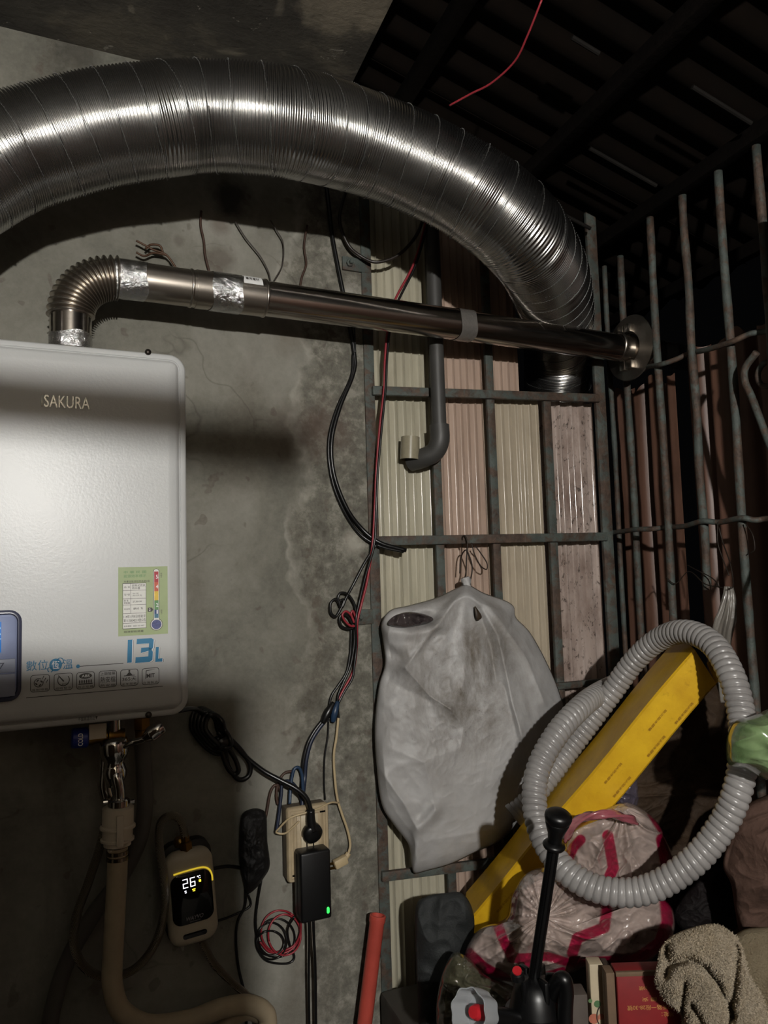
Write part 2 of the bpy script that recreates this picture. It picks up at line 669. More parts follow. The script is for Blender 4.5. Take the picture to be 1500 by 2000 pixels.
# corrugated sheets behind the back grille
def gx(x, y=1000):
    return PG(x, y, -0.02).x
back = thing('wall_back', (0.76, YG + 0.03, ZB), label='wall of upright corrugated plastic sheets behind the grille', kind='structure')
ridge = lambda per, amp, pw, ph=0.0: (per, lambda s: amp * max(0.0, math.cos(2 * math.pi * (s / per + ph))) ** pw + 0.0012 * math.sin(2 * math.pi * s / (per * 3.1)))
ZTOP = ZC + 0.10
ZH1 = PG(1100, 782, -0.02).z
def sheet(x0, x1, z0, z1, wv, mat, dy=0.0, jit=0.002):
    o = Vector((x0, YG + 0.030 + dy, z0))
    obj('corrugated_sheet', corrugated(o, Vector((1, 0, 0)), W, Vector((0, -1, 0)), x1 - x0, z1 - z0, wv, 12, jitter=jit), mat, back, smooth=60)
sheet(gx(733), gx(852), ZB, ZTOP, ridge(0.0182, 0.0062, 5), M_SHEET_A, 0.0)
sheet(gx(850), gx(958), ZB, ZTOP, ridge(0.0160, 0.0062, 5, 0.3), M_SHEET_B, 0.006)
sheet(gx(954), gx(1066), ZB, ZH1, ridge(0.0168, 0.0062, 5, 0.1), M_SHEET_C, 0.0)
sheet(gx(954), gx(1016, 700), ZH1 + 0.004, ZTOP, ridge(0.0168, 0.0062, 5, 0.1), M_SHEET_B, 0.0)
sheet(gx(1064), gx(1172), ZB, ZH1, ridge(0.030, 0.011, 1.6, 0.2), M_SHEET_D, 0.006)

# brown corrugated sheets outside the right grille
right = thing('wall_right', (XR + 0.11, 0.9, ZB), label='wall of brown corrugated sheets beyond the right grille', kind='structure')
wv = (0.062, lambda s: 0.013 * math.sin(2 * math.pi * s / 0.062) + 0.004 * math.sin(2 * math.pi * s / 0.031 + 1))
XB = XR + 0.115
def by(x, y=1000):
    return on_plane(x, y, Vector((XB, 0, 0)), Vector((-1, 0, 0))).y
def bz(x, y):
    return on_plane(x, y, Vector((XB, 0, 0)), Vector((-1, 0, 0))).z
zt1, zt2 = bz(1300, 735), bz(1440, 652)
def bsheet(y0, y1, top, dx=0.0):
    o = Vector((XB + dx, y0, ZB))
    L = y0 - y1
    obj('corrugated_sheet', corrugated(o, Vector((0, -1, 0)), W, Vector((-1, 0, 0)), L, top - ZB, wv, 14, jitter=0.003,
        top=lambda s: top - ZB + 0.010 * math.sin(s * 61) + 0.006 * math.sin(s * 143)), M_BROWN, right, smooth=60)
bsheet(YG + 0.14, by(1338), zt1)
bsheet(by(1366), by(1366) - 0.40, zt2)
bsheet(by(1366) - 0.385, by(1366) - 0.90, zt2 + 0.05, 0.012)
bsheet(by(1366) - 0.885, -1.1, zt2 + 0.05)
# unseen gapped sheets inside the bars, added to shade the brown wall beyond
for ya, yb in ((0.915, 0.70), (0.688, 0.46), (0.452, 0.20)):
    o = Vector((XR - 0.035, ya, ZB))
    obj('corrugated_sheet', corrugated(o, Vector((0, -1, 0)), W, Vector((-1, 0, 0)), ya - yb, zt2 + 0.12 - ZB, wv, 14), M_BROWN, right, smooth=60)

# roof: dark corrugated sheets on purlins, falling towards the right
roof = thing('roof_lean_to', (0.9, 0.6, ZC), label='dark lean-to roof of corrugated sheets on purlins', kind='structure')
ZRR = PR(1405, 312).z
rise = 0.34
xr0, xr1 = XS - 0.02, XR + 0.30
zr = lambda x: ZRR + (XR - x) * rise + 0.035
sl = Vector((1, 0, -rise)).normalized()
nrm = Vector((-rise, 0, -1)).normalized()
Lr = (xr1 - xr0) * math.sqrt(1 + rise * rise)
k = 0
yy = YG + 0.35
while yy > -1.2:
    o = Vector((xr0, yy, zr(xr0) + 0.012 * (k % 2)))
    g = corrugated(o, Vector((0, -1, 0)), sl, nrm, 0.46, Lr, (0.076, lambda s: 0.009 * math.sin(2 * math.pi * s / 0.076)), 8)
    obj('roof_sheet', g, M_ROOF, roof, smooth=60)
    yy -= 0.44
    k += 1
for xx in (XS + 0.10, 0.82, XR - 0.005, XR + 0.22):
    z = zr(xx) - 0.035
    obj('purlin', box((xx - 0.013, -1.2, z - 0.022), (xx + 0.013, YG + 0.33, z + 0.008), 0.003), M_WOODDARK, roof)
M_PALEWOOD = simple('pale_batten', '#1b1917', 0.8, scale=20, Specular_IOR_Level=0.1)
for xa, xb, px in ((0.86, 1.01, (1260, 330)), (0.90, 1.02, (1430, 205)), (0.70, 0.75, (1285, 118)), (0.86, 1.0, (1140, 420))):
    yb = on_plane(px[0], px[1], Vector((0, 0, zr((xa + xb) / 2) - 0.05)), W).y
    a = Vector((xa, yb, zr(xa) - 0.055))
    b = Vector((xb, yb, zr(xb) - 0.055))
    obj('batten', cyl(a, b, 0.004, 8), M_PALEWOOD, roof)

# ------------------------------------------------------------------ steel grilles
gr = thing('window_grille', (0.76, YG, ZB), 'flat painted steel grille in front of the corrugated plastic sheets', 'grille')
def vbar(px, wd, z0, z1, py=1000, off=0.0, d=0.010):
    p = PG(px, py)
    obj('upright_bar', box((p.x - wd / 2, YG - d / 2 - off, z0), (p.x + wd / 2, YG + d / 2 - off, z1), 0.002), M_STEEL, gr)
vbar(728, 0.021, 0.0, ZTOP)
vbar(856, 0.018, ZB, ZTOP - 0.05)
vbar(966, 0.018, ZB, ZTOP - 0.05)
vbar(1077, 0.019, ZB, PG(1075, 775).z)
vbar(1183, 0.026, 0.0, ZTOP - 0.1)
def hbar(a, b, hgt=0.018, off=0.009):
    pa, pb = PG(*a, off), PG(*b, off)
    d = (pb - pa)
    L = d.length
    x = d.normalized()
    y = Vector((0, 1, 0))
    z = x.cross(y)
    obj('cross_bar', xf(box((0, -0.005, -hgt / 2), (L, 0.005, hgt / 2), 0.002), frame(pa, x, y, z)), M_STEEL, gr)
hbar((727, 763), (1170, 778))
hbar((727, 1057), (1185, 1048))
hbar((965, 1352), (1196, 1330), 0.014)
hbar((745, 1712), (1200, 1655))
# wall brackets with bolts
for (xa, ya), (xb, yb), h in (((668, 514), (722, 516), 0.027), ((686, 1206), (728, 1206), 0.028)):
    a, b = PW(xa, ya, 0.002), PW(xb, yb, 0.002)
    L = (b - a).length
    br = obj('bracket', xf(box((0, -0.004, -h / 2), (L, 0.002, h / 2), 0.001), frame(a, U, -N, W)), M_STEEL, gr)
    c = a + U * 0.014
    obj('bolt', along(lathe([(0.0075, 0), (0.0075, 0.006), (0.006, 0.007), (0.004, 0.007), (0.004, 0.012), (0.0035, 0.013)], 6), c + N * 0.003, c + N * 0.02), M_STEEL, br)

gr2 = thing('window_grille', (XR, 0.9, ZB), 'round rusty bar grille with wavy cross rods on the right side', 'grille')
def rbar(px, py, z0, z1, r=0.0078, wob=0.0, dx=0.0):
    p = PR(px, py, -dx)
    n_ = 22
    pts = [Vector((XR + dx + wob * math.sin(i * 1.3), p.y + 0.0015 * math.sin(i * 0.9 + px), z0 + (z1 - z0) * i / n_)) for i in range(n_ + 1)]
    obj('round_bar', tube(spline(pts, 2), r, 12, rf=lambda s, a: r * (1 + 0.05 * math.sin(s * 47 + px) + 0.04 * math.sin(s * 111 + 2 * a))), M_STEEL, gr2, smooth=180)
zt = zr(XR) - 0.055
for px in (1190, 1222, 1285, 1428, 1508):
    rbar(px, 700, ZB, zt - (0.012 if px < 1230 else 0), 0.006 if px == 1190 else 0.0078, dx=0.045 if px < 1230 else 0.0)
zbroken = PR(1383, 1152).z
rbar(1353, 700, zbroken, zt)
for j in range(1, 7):
    p = PR(1508, 700)
    y = p.y - 0.105 * j
    pts = [Vector((XR, y, ZB)), Vector((XR, y, zt))]
    obj('round_bar', tube(pts, 0.0078, 10), M_STEEL, gr2, smooth=180)
def wavy(ctrl, r):
    pts = [PR(x, y, o) for x, y, o in ctrl]
    obj('cross_rod', wire(pts, r, 8, 8), M_STEEL, gr2, smooth=180)
wavy([(1256, 722, -0.03), (1268, 716, -0.014), (1290, 712, 0.012), (1320, 702, 0.0), (1347, 690, -0.012), (1380, 683, 0.004), (1428, 668, 0.012), (1465, 652, 0.0), (1500, 646, -0.012), (1560, 628, 0.01)], 0.0052)
wavy([(1180, 1042, 0.0), (1215, 1038, 0.005), (1243, 1034, 0.012), (1275, 1033, 0.0), (1300, 1030, -0.012), (1335, 1028, 0.003), (1372, 1018, 0.012), (1405, 1020, 0.0), (1448, 1012, 0.012), (1475, 1016, 0.0), (1500, 1013, -0.01), (1560, 1012, 0.01)], 0.0052)
# scroll and its arm
c = PR(1490, 730)
pts = []
for i in range(26):
    a = R(-150 + i * 17)
    rr = 0.021 + 0.0000 * i
    pts.append(c + Vector((0.010, -math.cos(a) * rr, math.sin(a) * rr)))
obj('scroll', tube(pts, 0.005, 8), M_STEEL, gr2, smooth=180)
obj('scroll_arm', wire([PR(1478, 688, 0.02), PR(1456, 718, 0.02), PR(1455, 745, 0.02), PR(1468, 775, 0.02), PR(1485, 820, 0.02), PR(1508, 880, 0.02), PR(1560, 1000, 0.02)], 0.0062, 8), M_STEEL, gr2, smooth=180)

# ------------------------------------------------------------------ lamp on the rear wall
lamp = thing('wall_lamp', LAMP - Vector((0, 0, 0.1)), 'bare bulb on a short arm on the rear wall', 'lamp')
bm = bmesh.new()
bmesh.ops.create_icosphere(bm, subdivisions=3, radius=LAMP_RADIUS)
t = NT('glowing_bulb')
t.set('#ffffff', 0.4)
t.b.inputs['Emission Color'].default_value = (1.0, 0.975, 0.93, 1)
t.b.inputs['Emission Strength'].default_value = LAMP_STRENGTH
obj('bulb', xf(from_bm(bm), Matrix.Translation(LAMP)), t.m, lamp)
M_BLACKPL = simple('black_plastic', '#0d0d0d', 0.38, var=0.3)
obj('socket', along(lathe([(0.014, 0), (0.02, 0.01), (0.02, 0.05), (0.012, 0.06)], 16), LAMP - Vector((0, 0.024, 0)), LAMP - Vector((0, 0.2, 0))), M_BLACKPL, lamp)
obj('backplate', along(lathe([(0.045, 0), (0.045, 0.012), (0.03, 0.02)], 24), Vector((LAMP.x, -1.14, LAMP.z)), Vector((LAMP.x, -1.0, LAMP.z))), M_BLACKPL, lamp)
obj('arm', cyl(Vector((LAMP.x, -1.13, LAMP.z)), LAMP - Vector((0, 0.08, 0)), 0.009), M_BLACKPL, lamp)

# unseen wooden partition and rail, added to cast shade on heater and wall
part = thing('shadow_partition', HEAD(-0.4, -0.165, -1.45), label='added wooden half-height shadow partition with a top rail behind the viewer', kind='structure')
fh = Vector((math.sin(YAW), math.cos(YAW), 0))
FPt = frame(Vector((CAM.x, CAM.y, 0)), r0, fh, W)
M_PART = simple('shadow_partition_board', '#5a4a38', 0.7, scale=12)
for k3 in range(6):
    xa = -1.03 + 0.2 * k3
    obj('shadow_board', xf(box((xa + 0.002, -0.18, 0.0), (xa + 0.2, -0.16, CAM.z + 0.205)), FPt), M_PART, part)
obj('shadow_rail', xf(box((-1.03, -0.165, CAM.z + 0.330), (0.205, -0.145, CAM.z + 0.364), 0.004), FPt), M_PART, part)
obj('post', xf(box((-1.05, -0.18, 0.0), (-1.0, -0.13, CAM.z + 0.40), 0.003), FPt), M_PART, part)
# ------------------------------------------------------------------ water heater
M_ENAMEL = simple('white_enamel', '#bbbcbb', 0.33, var=0.03, scale=6, bump=0.07, bscale=260, Specular_IOR_Level=0.4)
M_ENAMEL2 = simple('white_enamel_rim', '#dcdbd6', 0.3, var=0.03, scale=6)
tr, br_ = PH(366, 690), PH(371, 1397)
ZHT, ZHB = tr.z, br_.z
HW, HH = 0.37, ZHT - ZHB
hc = Vector((tr.x, tr.y, 0)) - U * (HW / 2)      # plan centre of the front face
hc = POLE + U * ((hc - POLE).dot(U)) + N * HOFF
HC = Vector((hc.x, hc.y, (ZHT + ZHB) / 2))
FH = frame(HC, U, N, W)                          # local y out of the front face
heater = thing('water_heater', Vector((HC.x, HC.y, ZHB)), 'white wall-hung gas water heater with blue 13L print', 'water heater')
# casing: flange rim then the shallow raised front
obj('casing', xf(plate(HW, HH, 0.026, [(0.0, -HOFF + 0.012), (0.0, -0.020), (0.001, -0.014), (0.004, -0.011), (0.0095, -0.0105), (0.0105, -0.0125), (0.0125, -0.0115), (0.0145, -0.004), (0.020, -0.0008), (0.030, 0.0)], 8), FH), M_ENAMEL, heater, smooth=50)
obj('mounting_plate', xf(box((-HW / 2 + 0.03, -HOFF, -HH / 2 - 0.02), (HW / 2 - 0.03, -HOFF + 0.02, HH / 2 + 0.02)), FH), simple('galvanised', '#8a8a86', 0.4, 0.8), heater)
M_SCREW = simple('dark_screw', '#3a3530', 0.35, 0.8)
def screw(x, y):
    p = PH(x, y, -0.011)
    obj('screw', along(lathe([(0.0048, 0), (0.0048, 0.002), (0.003, 0.0038), (0.0008, 0.0042)], 12), p, p + N), M_SCREW, heater)
screw(289, 688)
screw(290, 1396)

# helpers for flat print on the front: boxes given in photo pixels
def hq(x0, y0, x1, y1, y0r=None):
    """parallelogram from lower-left (x0,y0) to upper-right (x1,y1); y0r = y of the lower-right corner"""
    bl = PH(x0, y0)
    br = PH(x1, y0 if y0r is None else y0r)
    h = PH(x0, y0).z - PH(x0, y1 if y0r is None else y1).z
    tl = PH(x0, y1)
    br.z = bl.z                                   # print lies level on the casing
    return bl, br, tl
def hprint(name, g, bl, br, tl, mat, off=0.0004, parent=None, label=None):
    tl = Vector((bl.x, bl.y, tl.z))
    return obj(name, quad_map(g, bl, br, tl, N, off), mat, parent or heater, smooth=None, label=label)
M_TEAL = simple('teal_print', '#0b6d96', 0.4, var=0.08)
M_INK = simple('dark_ink', '#3b3733', 0.5, var=0.1)
M_WHITEINK = simple('white_ink', '#e4e4e2', 0.4, var=0.03)
M_LOGO = simple('raised_chrome_letters', '#b9b7b3', 0.25, 0.9, var=0.05)

# raised maker's word mark
g = text('SAKURA', 0.006, 0, 1.05)
bl, br, tl = hq(86, 795, 175, 771)
tl = Vector((bl.x, bl.y, tl.z))
gv, gf = quad_map(g, bl, br, tl, N, 0.0003)
gv2, _ = quad_map(g, bl, br, tl, N, 0.0022)
from collections import Counter
ec = Counter()
for f in gf:
    for a, b in zip(f, f[1:] + f[:1]):
        ec[(a, b)] += 1
n0 = len(gv)
side = [(a, b, b + n0, a + n0) for (a, b) in ec if (b, a) not in ec]
obj('raised_lettering', (gv + gv2, [tuple(i + n0 for i in f) for f in gf] + side), M_LOGO, heater, smooth=None, label='raised silver word mark')
obj('raised_emblem', xf(add(*[box((-0.0008, 0.0, -0.0085), (0.0008, 0.002, 0.0085), 0.0004)]), frame(PH(82, 783), U, N, W)), M_LOGO, heater)

# energy label
M_PAPER = simple('pale_green_paper', '#97a578', 0.5, var=0.08, scale=40)
M_LABELWHITE = simple('label_white', '#d3d2cc', 0.5, var=0.04)
M_GREENINK = simple('green_ink', '#5f8a58', 0.5, var=0.1)
bl, br, tl = hq(231, 1243, 328, 1108)
tl = Vector((bl.x, bl.y, tl.z))
ex, ey = br - bl, tl - bl
lab = obj('energy_label', add(([bl + N * 0.0003, br + N * 0.0003, br + ey + N * 0.0003, tl + N * 0.0003, bl, br, br + ey, tl],
    [(0, 1, 2, 3), (4, 5, 1, 0), (5, 6, 2, 1), (6, 7, 3, 2), (7, 4, 0, 3)])), M_PAPER, heater, smooth=None, label='green energy label with a coloured thermometer scale')
def lp(name, g, x0, y0, x1, y1, mat, off):
    """print on the label; coordinates 0..1 from its lower-left corner"""
    b = bl0 + ex0 * x0 + ey0 * y0
    return obj(name, quad_map(g, b, b + ex0 * (x1 - x0), b + ey0 * (y1 - y0), N, off), mat, lab, smooth=None)
bl0, ex0, ey0 = bl.copy(), ex.copy(), ey.copy()
lp('lettering', text('中 華 民 國', 0.01), 0.11, 0.905, 0.56, 0.945, M_GREENINK, 0.0006)
lp('lettering', text('能源效率標示', 0.01), 0.11, 0.845, 0.56, 0.89, M_GREENINK, 0.0006)
lp('lettering', text('本產品能源效率為第2級', 0.01), 0.11, 0.772, 0.63, 0.805, M_INK, 0.0006)
lp('table_panel', SQ, 0.085, 0.10, 0.56, 0.765, M_INK, 0.0005)
rows = [(0.66, 0.757), (0.54, 0.655), (0.45, 0.535), (0.325, 0.445)]
for a, b in rows:
    lp('table_cell', SQ, 0.093, a, 0.243, b, M_LABELWHITE, 0.0007)
    lp('table_cell', SQ, 0.25, a, 0.552, b, M_LABELWHITE, 0.0007)
lp('table_cell', SQ, 0.093, 0.185, 0.552, 0.32, M_LABELWHITE, 0.0007)
lp('table_cell', SQ, 0.093, 0.107, 0.552, 0.18, M_LABELWHITE, 0.0007)
for s, b in (('品 名', (0.115, 0.695, 0.23, 0.722)), ('型 號', (0.115, 0.585, 0.23, 0.612)), ('熱 負\n荷能量', (0.11, 0.46, 0.23, 0.525)), ('熱效率', (0.115, 0.375, 0.23, 0.4)),
             ('即熱式燃氣\n熱水器', (0.275, 0.672, 0.54, 0.745)), ('GH-1335\n(NG1/LPG 台)', (0.285, 0.565, 0.47, 0.62)), ('27.30 kW', (0.285, 0.48, 0.47, 0.505)),
             ('89.0  %', (0.30, 0.375, 0.49, 0.405)), ('114年1月8日經能字', (0.105, 0.258, 0.545, 0.30)), ('第11358040510號公告', (0.105, 0.198, 0.545, 0.245)),
             ('查詢專線   0800-100-0007', (0.11, 0.128, 0.52, 0.153)), ('經濟部能源署', (0.11, 0.045, 0.50, 0.075))):
    x0, y0, x1, y1 = b
    lp('lettering', text(s, 0.012), x0, y0, x1, y1, M_INK, 0.0009)
# thermometer
def disc(r, n=28):
    return [Vector((0.5 + r * math.cos(2 * math.pi * i / n), 0.5 + r * math.sin(2 * math.pi * i / n), 0)) for i in range(n)], [tuple(range(n))]
asp = ey.length / ex.length
for rr, mt, of in ((0.128, 'dark_ink', 0.0005), (0.116, 'label_white', 0.0007), (0.100, 'violet', 0.0012)):
    mm = MATS.get(mt) or simple('thermometer_violet', '#474d80', 0.5, var=0.35, scale=300)
    lp('thermometer_bulb', disc(0.5), 0.765 - rr, 0.145 - rr / asp, 0.765 + rr, 0.145 + rr / asp, mm, of)
for hw, mt, of in ((0.062, M_INK, 0.00055), (0.053, M_LABELWHITE, 0.0008)):
    lp('thermometer_tube', SQ, 0.765 - hw, 0.15, 0.765 + hw, 0.925, mt, of)
    lp('thermometer_tube', disc(0.5), 0.765 - hw, 0.925 - hw / asp, 0.765 + hw, 0.925 + hw / asp, mt, of)
zones = [('#3f6f86', 0.24, 0.30, ''), ('#2f4a78', 0.30, 0.36, '1'), ('#5b8a55', 0.36, 0.50, '2'), ('#d9b53c', 0.50, 0.635, '3'), ('#c0563a', 0.635, 0.77, '4'), ('#a8232f', 0.77, 0.925, '5')]
for i, (c, a, b, s) in enumerate(zones):
    mz = simple('thermometer_zone_' + str(i), c, 0.5, var=0.12, scale=200)
    lp('thermometer_zone', SQ, 0.765 - 0.043, a, 0.765 + 0.043, b, mz, 0.001)
    if s and s != '3':
        lp('lettering', text(s, 0.015), 0.755 + (0.012 if s == '1' else 0), (a + b) / 2 - 0.028, 0.802 - (0.010 if s == '1' else 0), (a + b) / 2 + 0.028, M_WHITEINK, 0.0013)
lp('grade_arrow', ([Vector((0, 0, 0)), Vector((0.75, 0, 0)), Vector((1, 0.5, 0)), Vector((0.75, 1, 0)), Vector((0, 1, 0))], [(0, 1, 2, 3, 4)]), 0.59, 0.335, 0.70, 0.395, M_INK, 0.0006)
lp('lettering', text('2', 0.02), 0.61, 0.347, 0.645, 0.384, M_WHITEINK, 0.0009)
lp('lettering', text('耗\n能\n多', 0.01), 0.853, 0.83, 0.885, 0.905, M_INK, 0.0006)
lp('lettering', text('耗\n能\n少', 0.01), 0.853, 0.285, 0.885, 0.36, M_INK, 0.0006)

# 13L and the rest of the printing
def hp(name, body, x0, y0, x1, y1, mat, off=0.0005, emb=0.0, shear=0.0, sp=1.0, line=1.0, label=None):
    bl, br, tl = hq(x0, y0, x1, y1)
    return hprint(name, text(body, emb, shear, sp, line), bl, br, tl, mat, off, label=label)
ital = lambda pts: ([Vector((x + 0.10 * y, y, 0)) for x, y in pts])
def bigchar(polys, x0, y0, x1, y1, mat, off, name):
    g = add(*[(ital(p), [tuple(range(len(p)))]) for p in polys])
    bl, br, tl = hq(x0, y0, x1, y1)
    return hprint(name, g, bl, br, tl, mat, off)
one = [[(0.30, 0), (0.95, 0), (0.95, 1), (0.30, 1)]]
three = [[(0, 0), (0.82, 0), (0.98, 0.08), (0.98, 0.24), (0, 0.24)], [(0.72, 0.24), (0.98, 0.24), (0.98, 0.42), (0.90, 0.5), (0.72, 0.5)],
         [(0.28, 0.40), (0.90, 0.5), (0.90, 0.52), (0.72, 0.62), (0.28, 0.62)], [(0.72, 0.52), (0.90, 0.52), (0.98, 0.6), (0.98, 0.78), (0.72, 0.78)],
         [(0, 0.78), (0.98, 0.78), (0.98, 0.93), (0.84, 1), (0, 1)]]
ell = [[(0, 0), (1, 0), (1, 0.22), (0, 0.22)], [(0, 0.22), (0.42, 0.22), (0.42, 1), (0, 1)]]
for mat, dx, off, nm in ((M_INK, 2.4, 0.0004, 'shadow_lettering'), (M_WHITEINK, 1.6, 0.0006, 'outline_lettering'), (M_TEAL, 0, 0.0009, 'blue_lettering')):
    bigchar(one, 244 + dx, 1295 + dx * 0.4, 258 + dx, 1250 + dx * 0.4, mat, off, nm)
    bigchar(three, 264 + dx, 1295 + dx * 0.4, 298 + dx, 1248 + dx * 0.4, mat, off, nm)
    bigchar(ell, 303 + dx, 1293 + dx * 0.4, 317 + dx, 1264 + dx * 0.4, mat, off, nm)
hp('blue_lettering', '數位', 51, 1311, 94, 1291, M_TEAL, emb=0.012)
hp('blue_lettering', '溫', 123, 1307, 142, 1288, M_TEAL, emb=0.012)
bl, br, tl = hq(96, 1312, 121, 1287)
hprint('blue_roundel', disc(0.5), bl, br, tl, M_TEAL, 0.0004)
hp('roundel_lettering', '恆', 101, 1307, 116, 1291, M_WHITEINK, 0.0007, emb=0.012)
for (cx_, cy_), r_ in (((118, 1291), 6), ((98, 1308), 5)):
    q = [PH(cx_ + r_ * math.cos(a * 0.42), cy_ - r_ * math.sin(a * 0.42), 0.0005) for a in range(-3, 11)]
    obj('blue_swirl', tube(q, 0.0006, 5), M_TEAL, heater)
bl, br, tl = hq(148.5, 1305.5, 156, 1298)
hprint('line_dot', disc(0.5), bl, br, tl, M_TEAL, 0.0004)
def rule(x0, y0, x1, thick=1.3):
    bl, br, tl = hq(x0, y0, x1, y0 - thick)
    hprint('printed_rule', SQ, bl, br, tl, M_INK, 0.0004)
rule(156, 1302, 241)
rule(51, 1363.5, 318)
icons = [('fan', '強制排氣', 59, 97), ('dial', '超時警示', 105, 142), ('flame', '防止空燒', 149, 185), ('shield', '熱安檔', 193, 228), ('house', '全年服務', 235, 270), ('badge', '台灣製造', 277, 311)]
def ring(w_, h_, r_, th):
    o = rrect(w_, h_, r_, 4)
    i = rrect(w_ - 2 * th, h_ - 2 * th, r_ - th, 4)
    n_ = len(o)
    return [Vector((x, y, 0)) for x, y in o + i], [(a, (a + 1) % n_, (a + 1) % n_ + n_, a + n_) for a in range(n_)]
for kind, cap, xa, xb in icons:
    yb_, yt_ = 1353 - (xa - 59) * 0.067, 1319 - (xa - 59) * 0.062
    bl, br, tl = hq(xa, yb_, xb, yt_)
    tl = Vector((bl.x, bl.y, tl.z))
    ex1, ey1 = br - bl, tl - bl
    g = ring(1, 1, 0.16, 0.035)
    g = [Vector((v.x + 0.5, v.y + 0.5, 0)) for v in g[0]], g[1]
    ic = hprint('icon_frame', g, bl, br, tl, M_INK)
    def ip(g, x0, y0, x1, y1, nm='icon_mark', mat=M_INK, off=0.0005):
        b = bl + ex1 * x0 + ey1 * y0
        obj(nm, quad_map(g, b, b + ex1 * (x1 - x0), b + ey1 * (y1 - y0), N, off), mat, ic, smooth=None)
    ip(text(cap, 0.012, 0, 1.15), 0.08, 0.06, 0.92, 0.2, 'lettering')
    arc = lambda a0, a1, r_, th, n_=24: ([Vector((0.5 + q * math.cos(R(a0 + (a1 - a0) * i / n_)), 0.5 + q * math.sin(R(a0 + (a1 - a0) * i / n_)), 0)) for q in (r_, r_ - th) for i in range(n_ + 1)],
        [(i, i + 1, i + n_ + 2, i + n_ + 1) for i in range(n_)])
    if kind == 'fan':
        ip(arc(60, 380, 0.5, 0.08), 0.18, 0.27, 0.68, 0.80)
        for q in range(4):
            ip(arc(90 * q, 90 * q + 80, 0.3, 0.16), 0.22 + 0.06 * math.cos(q * 1.57), 0.30 + 0.06 * math.sin(q * 1.57), 0.66 + 0.06 * math.cos(q * 1.57), 0.76 + 0.06 * math.sin(q * 1.57))
        for q in range(3):
            ip(([Vector((0, 0, 0)), Vector((0.2, 0, 0)), Vector((1, 1, 0)), Vector((0.6, 1, 0))], [(0, 1, 2, 3)]), 0.6 + 0.1 * q, 0.72 - 0.12 * q, 0.72 + 0.1 * q, 0.92 - 0.12 * q)
    elif kind == 'dial':
        ip(arc(-215, 40, 0.5, 0.07), 0.18, 0.25, 0.84, 0.95)
        ip(([Vector((0, 0.9, 0)), Vector((0.1, 1, 0)), Vector((1, 0.1, 0)), Vector((0.8, 0, 0))], [(0, 1, 2, 3)]), 0.22, 0.5, 0.56, 0.9)
        ip(text('60分', 0.015), 0.42, 0.3, 0.75, 0.44, 'lettering')
    elif kind == 'flame':
        ip(disc(0.5), 0.15, 0.6, 0.85, 0.92)
        ip(text('ABS', 0.015), 0.28, 0.68, 0.72, 0.84, 'lettering', M_WHITEINK, 0.0008)
        ip(SQ, 0.12, 0.27, 0.88, 0.33)
        for q in range(6):
            ip(disc(0.5, 10), 0.14 + 0.125 * q, 0.33, 0.22 + 0.125 * q, 0.55)
    elif kind == 'shield':
        ip(text('上鎖螢幕', 0.012), 0.08, 0.72, 0.92, 0.92, 'lettering')
        ip(text('熱安檔', 0.03), 0.08, 0.3, 0.92, 0.64, 'lettering')
    elif kind == 'house':
        ip(([Vector((0, 0, 0)), Vector((1, 0, 0)), Vector((0.5, 1, 0))], [(0, 1, 2)]), 0.32, 0.64, 0.68, 0.86)
        ip(SQ, 0.2, 0.60, 0.8, 0.64)
        ip(disc(0.5, 12), 0.44, 0.84, 0.56, 0.95)
        ip(text('365天', 0.02), 0.1, 0.3, 0.9, 0.54, 'lettering')
    else:
        ip(([Vector((0, 0, 0)), Vector((0.06, 0, 0)), Vector((0.12, 0.86, 0)), Vector((1, 1, 0)), Vector((0.94, 1.0, 0)), Vector((0.05, 0.94, 0))], [(0, 1, 2, 5), (2, 3, 4, 5)]), 0.2, 0.36, 0.8, 0.9)
        ip(text('MIT', 0.03), 0.27, 0.42, 0.74, 0.66, 'lettering')
hp('warning_lettering', '不當高溫勿近▼', 153, 1411, 192, 1403, M_INK, -0.0085, emb=0.012)

# control panel at the lower left
M_PANEL = simple('grey_blue_panel', '#7d87a6', 0.35, 0.2, var=0.08)
M_PANELD = simple('panel_rim', '#3c3f52', 0.3, var=0.1)
M_PANELL = simple('panel_button', '#8d93a4', 0.35, var=0.08)
pr_, pb_, pt_ = PH(42, 1300), PH(30, 1368).z, PH(30, 1191).z
pw_, ph_ = 0.105, pt_ - pb_
pc = Vector((pr_.x, pr_.y, (pt_ + pb_) / 2)) - U * (pw_ / 2)
FP = frame(pc, U, N, W)
pan = obj('control_panel', xf(plate(pw_, ph_, 0.016, [(0, -0.003), (0, 0.004), (0.002, 0.0055), (0.0045, 0.0055), (0.006, 0.003)], 6), FP), M_PANELD, heater, smooth=50)
obj('panel_face', xf(plate(pw_ - 0.012, ph_ - 0.012, 0.011, [(0, 0.0015), (0, 0.0042), (0.001, 0.0048)], 6), FP), M_PANEL, pan, smooth=50)
M_LCD = emit('lit_blue_screen', '#1c8df0', 0.42)
M_LCDW = emit('lit_white_characters', '#d8f0ff', 0.75)
sxr = 0.5 * pw_ - 0.0255
obj('screen', xf(box((-0.036, 0.0045, 0.5 * ph_ - 0.057), (sxr, 0.0052, 0.5 * ph_ - 0.0155), 0.0002), FP), M_LCD, pan, label='lit blue screen')
obj('screen_line', xf(box((-0.036, 0.0052, 0.5 * ph_ - 0.039), (sxr, 0.0054, 0.5 * ph_ - 0.0382)), FP), M_LCDW, pan)
gt = text('UPC', 0.01)
q0 = pc + N * 0.0054 + W * (0.5 * ph_ - 0.034) + U * (sxr - 0.026)
obj('screen_lettering', quad_map(gt, q0, q0 + U * 0.025, q0 + W * 0.012, N), M_LCDW, pan, smooth=None)
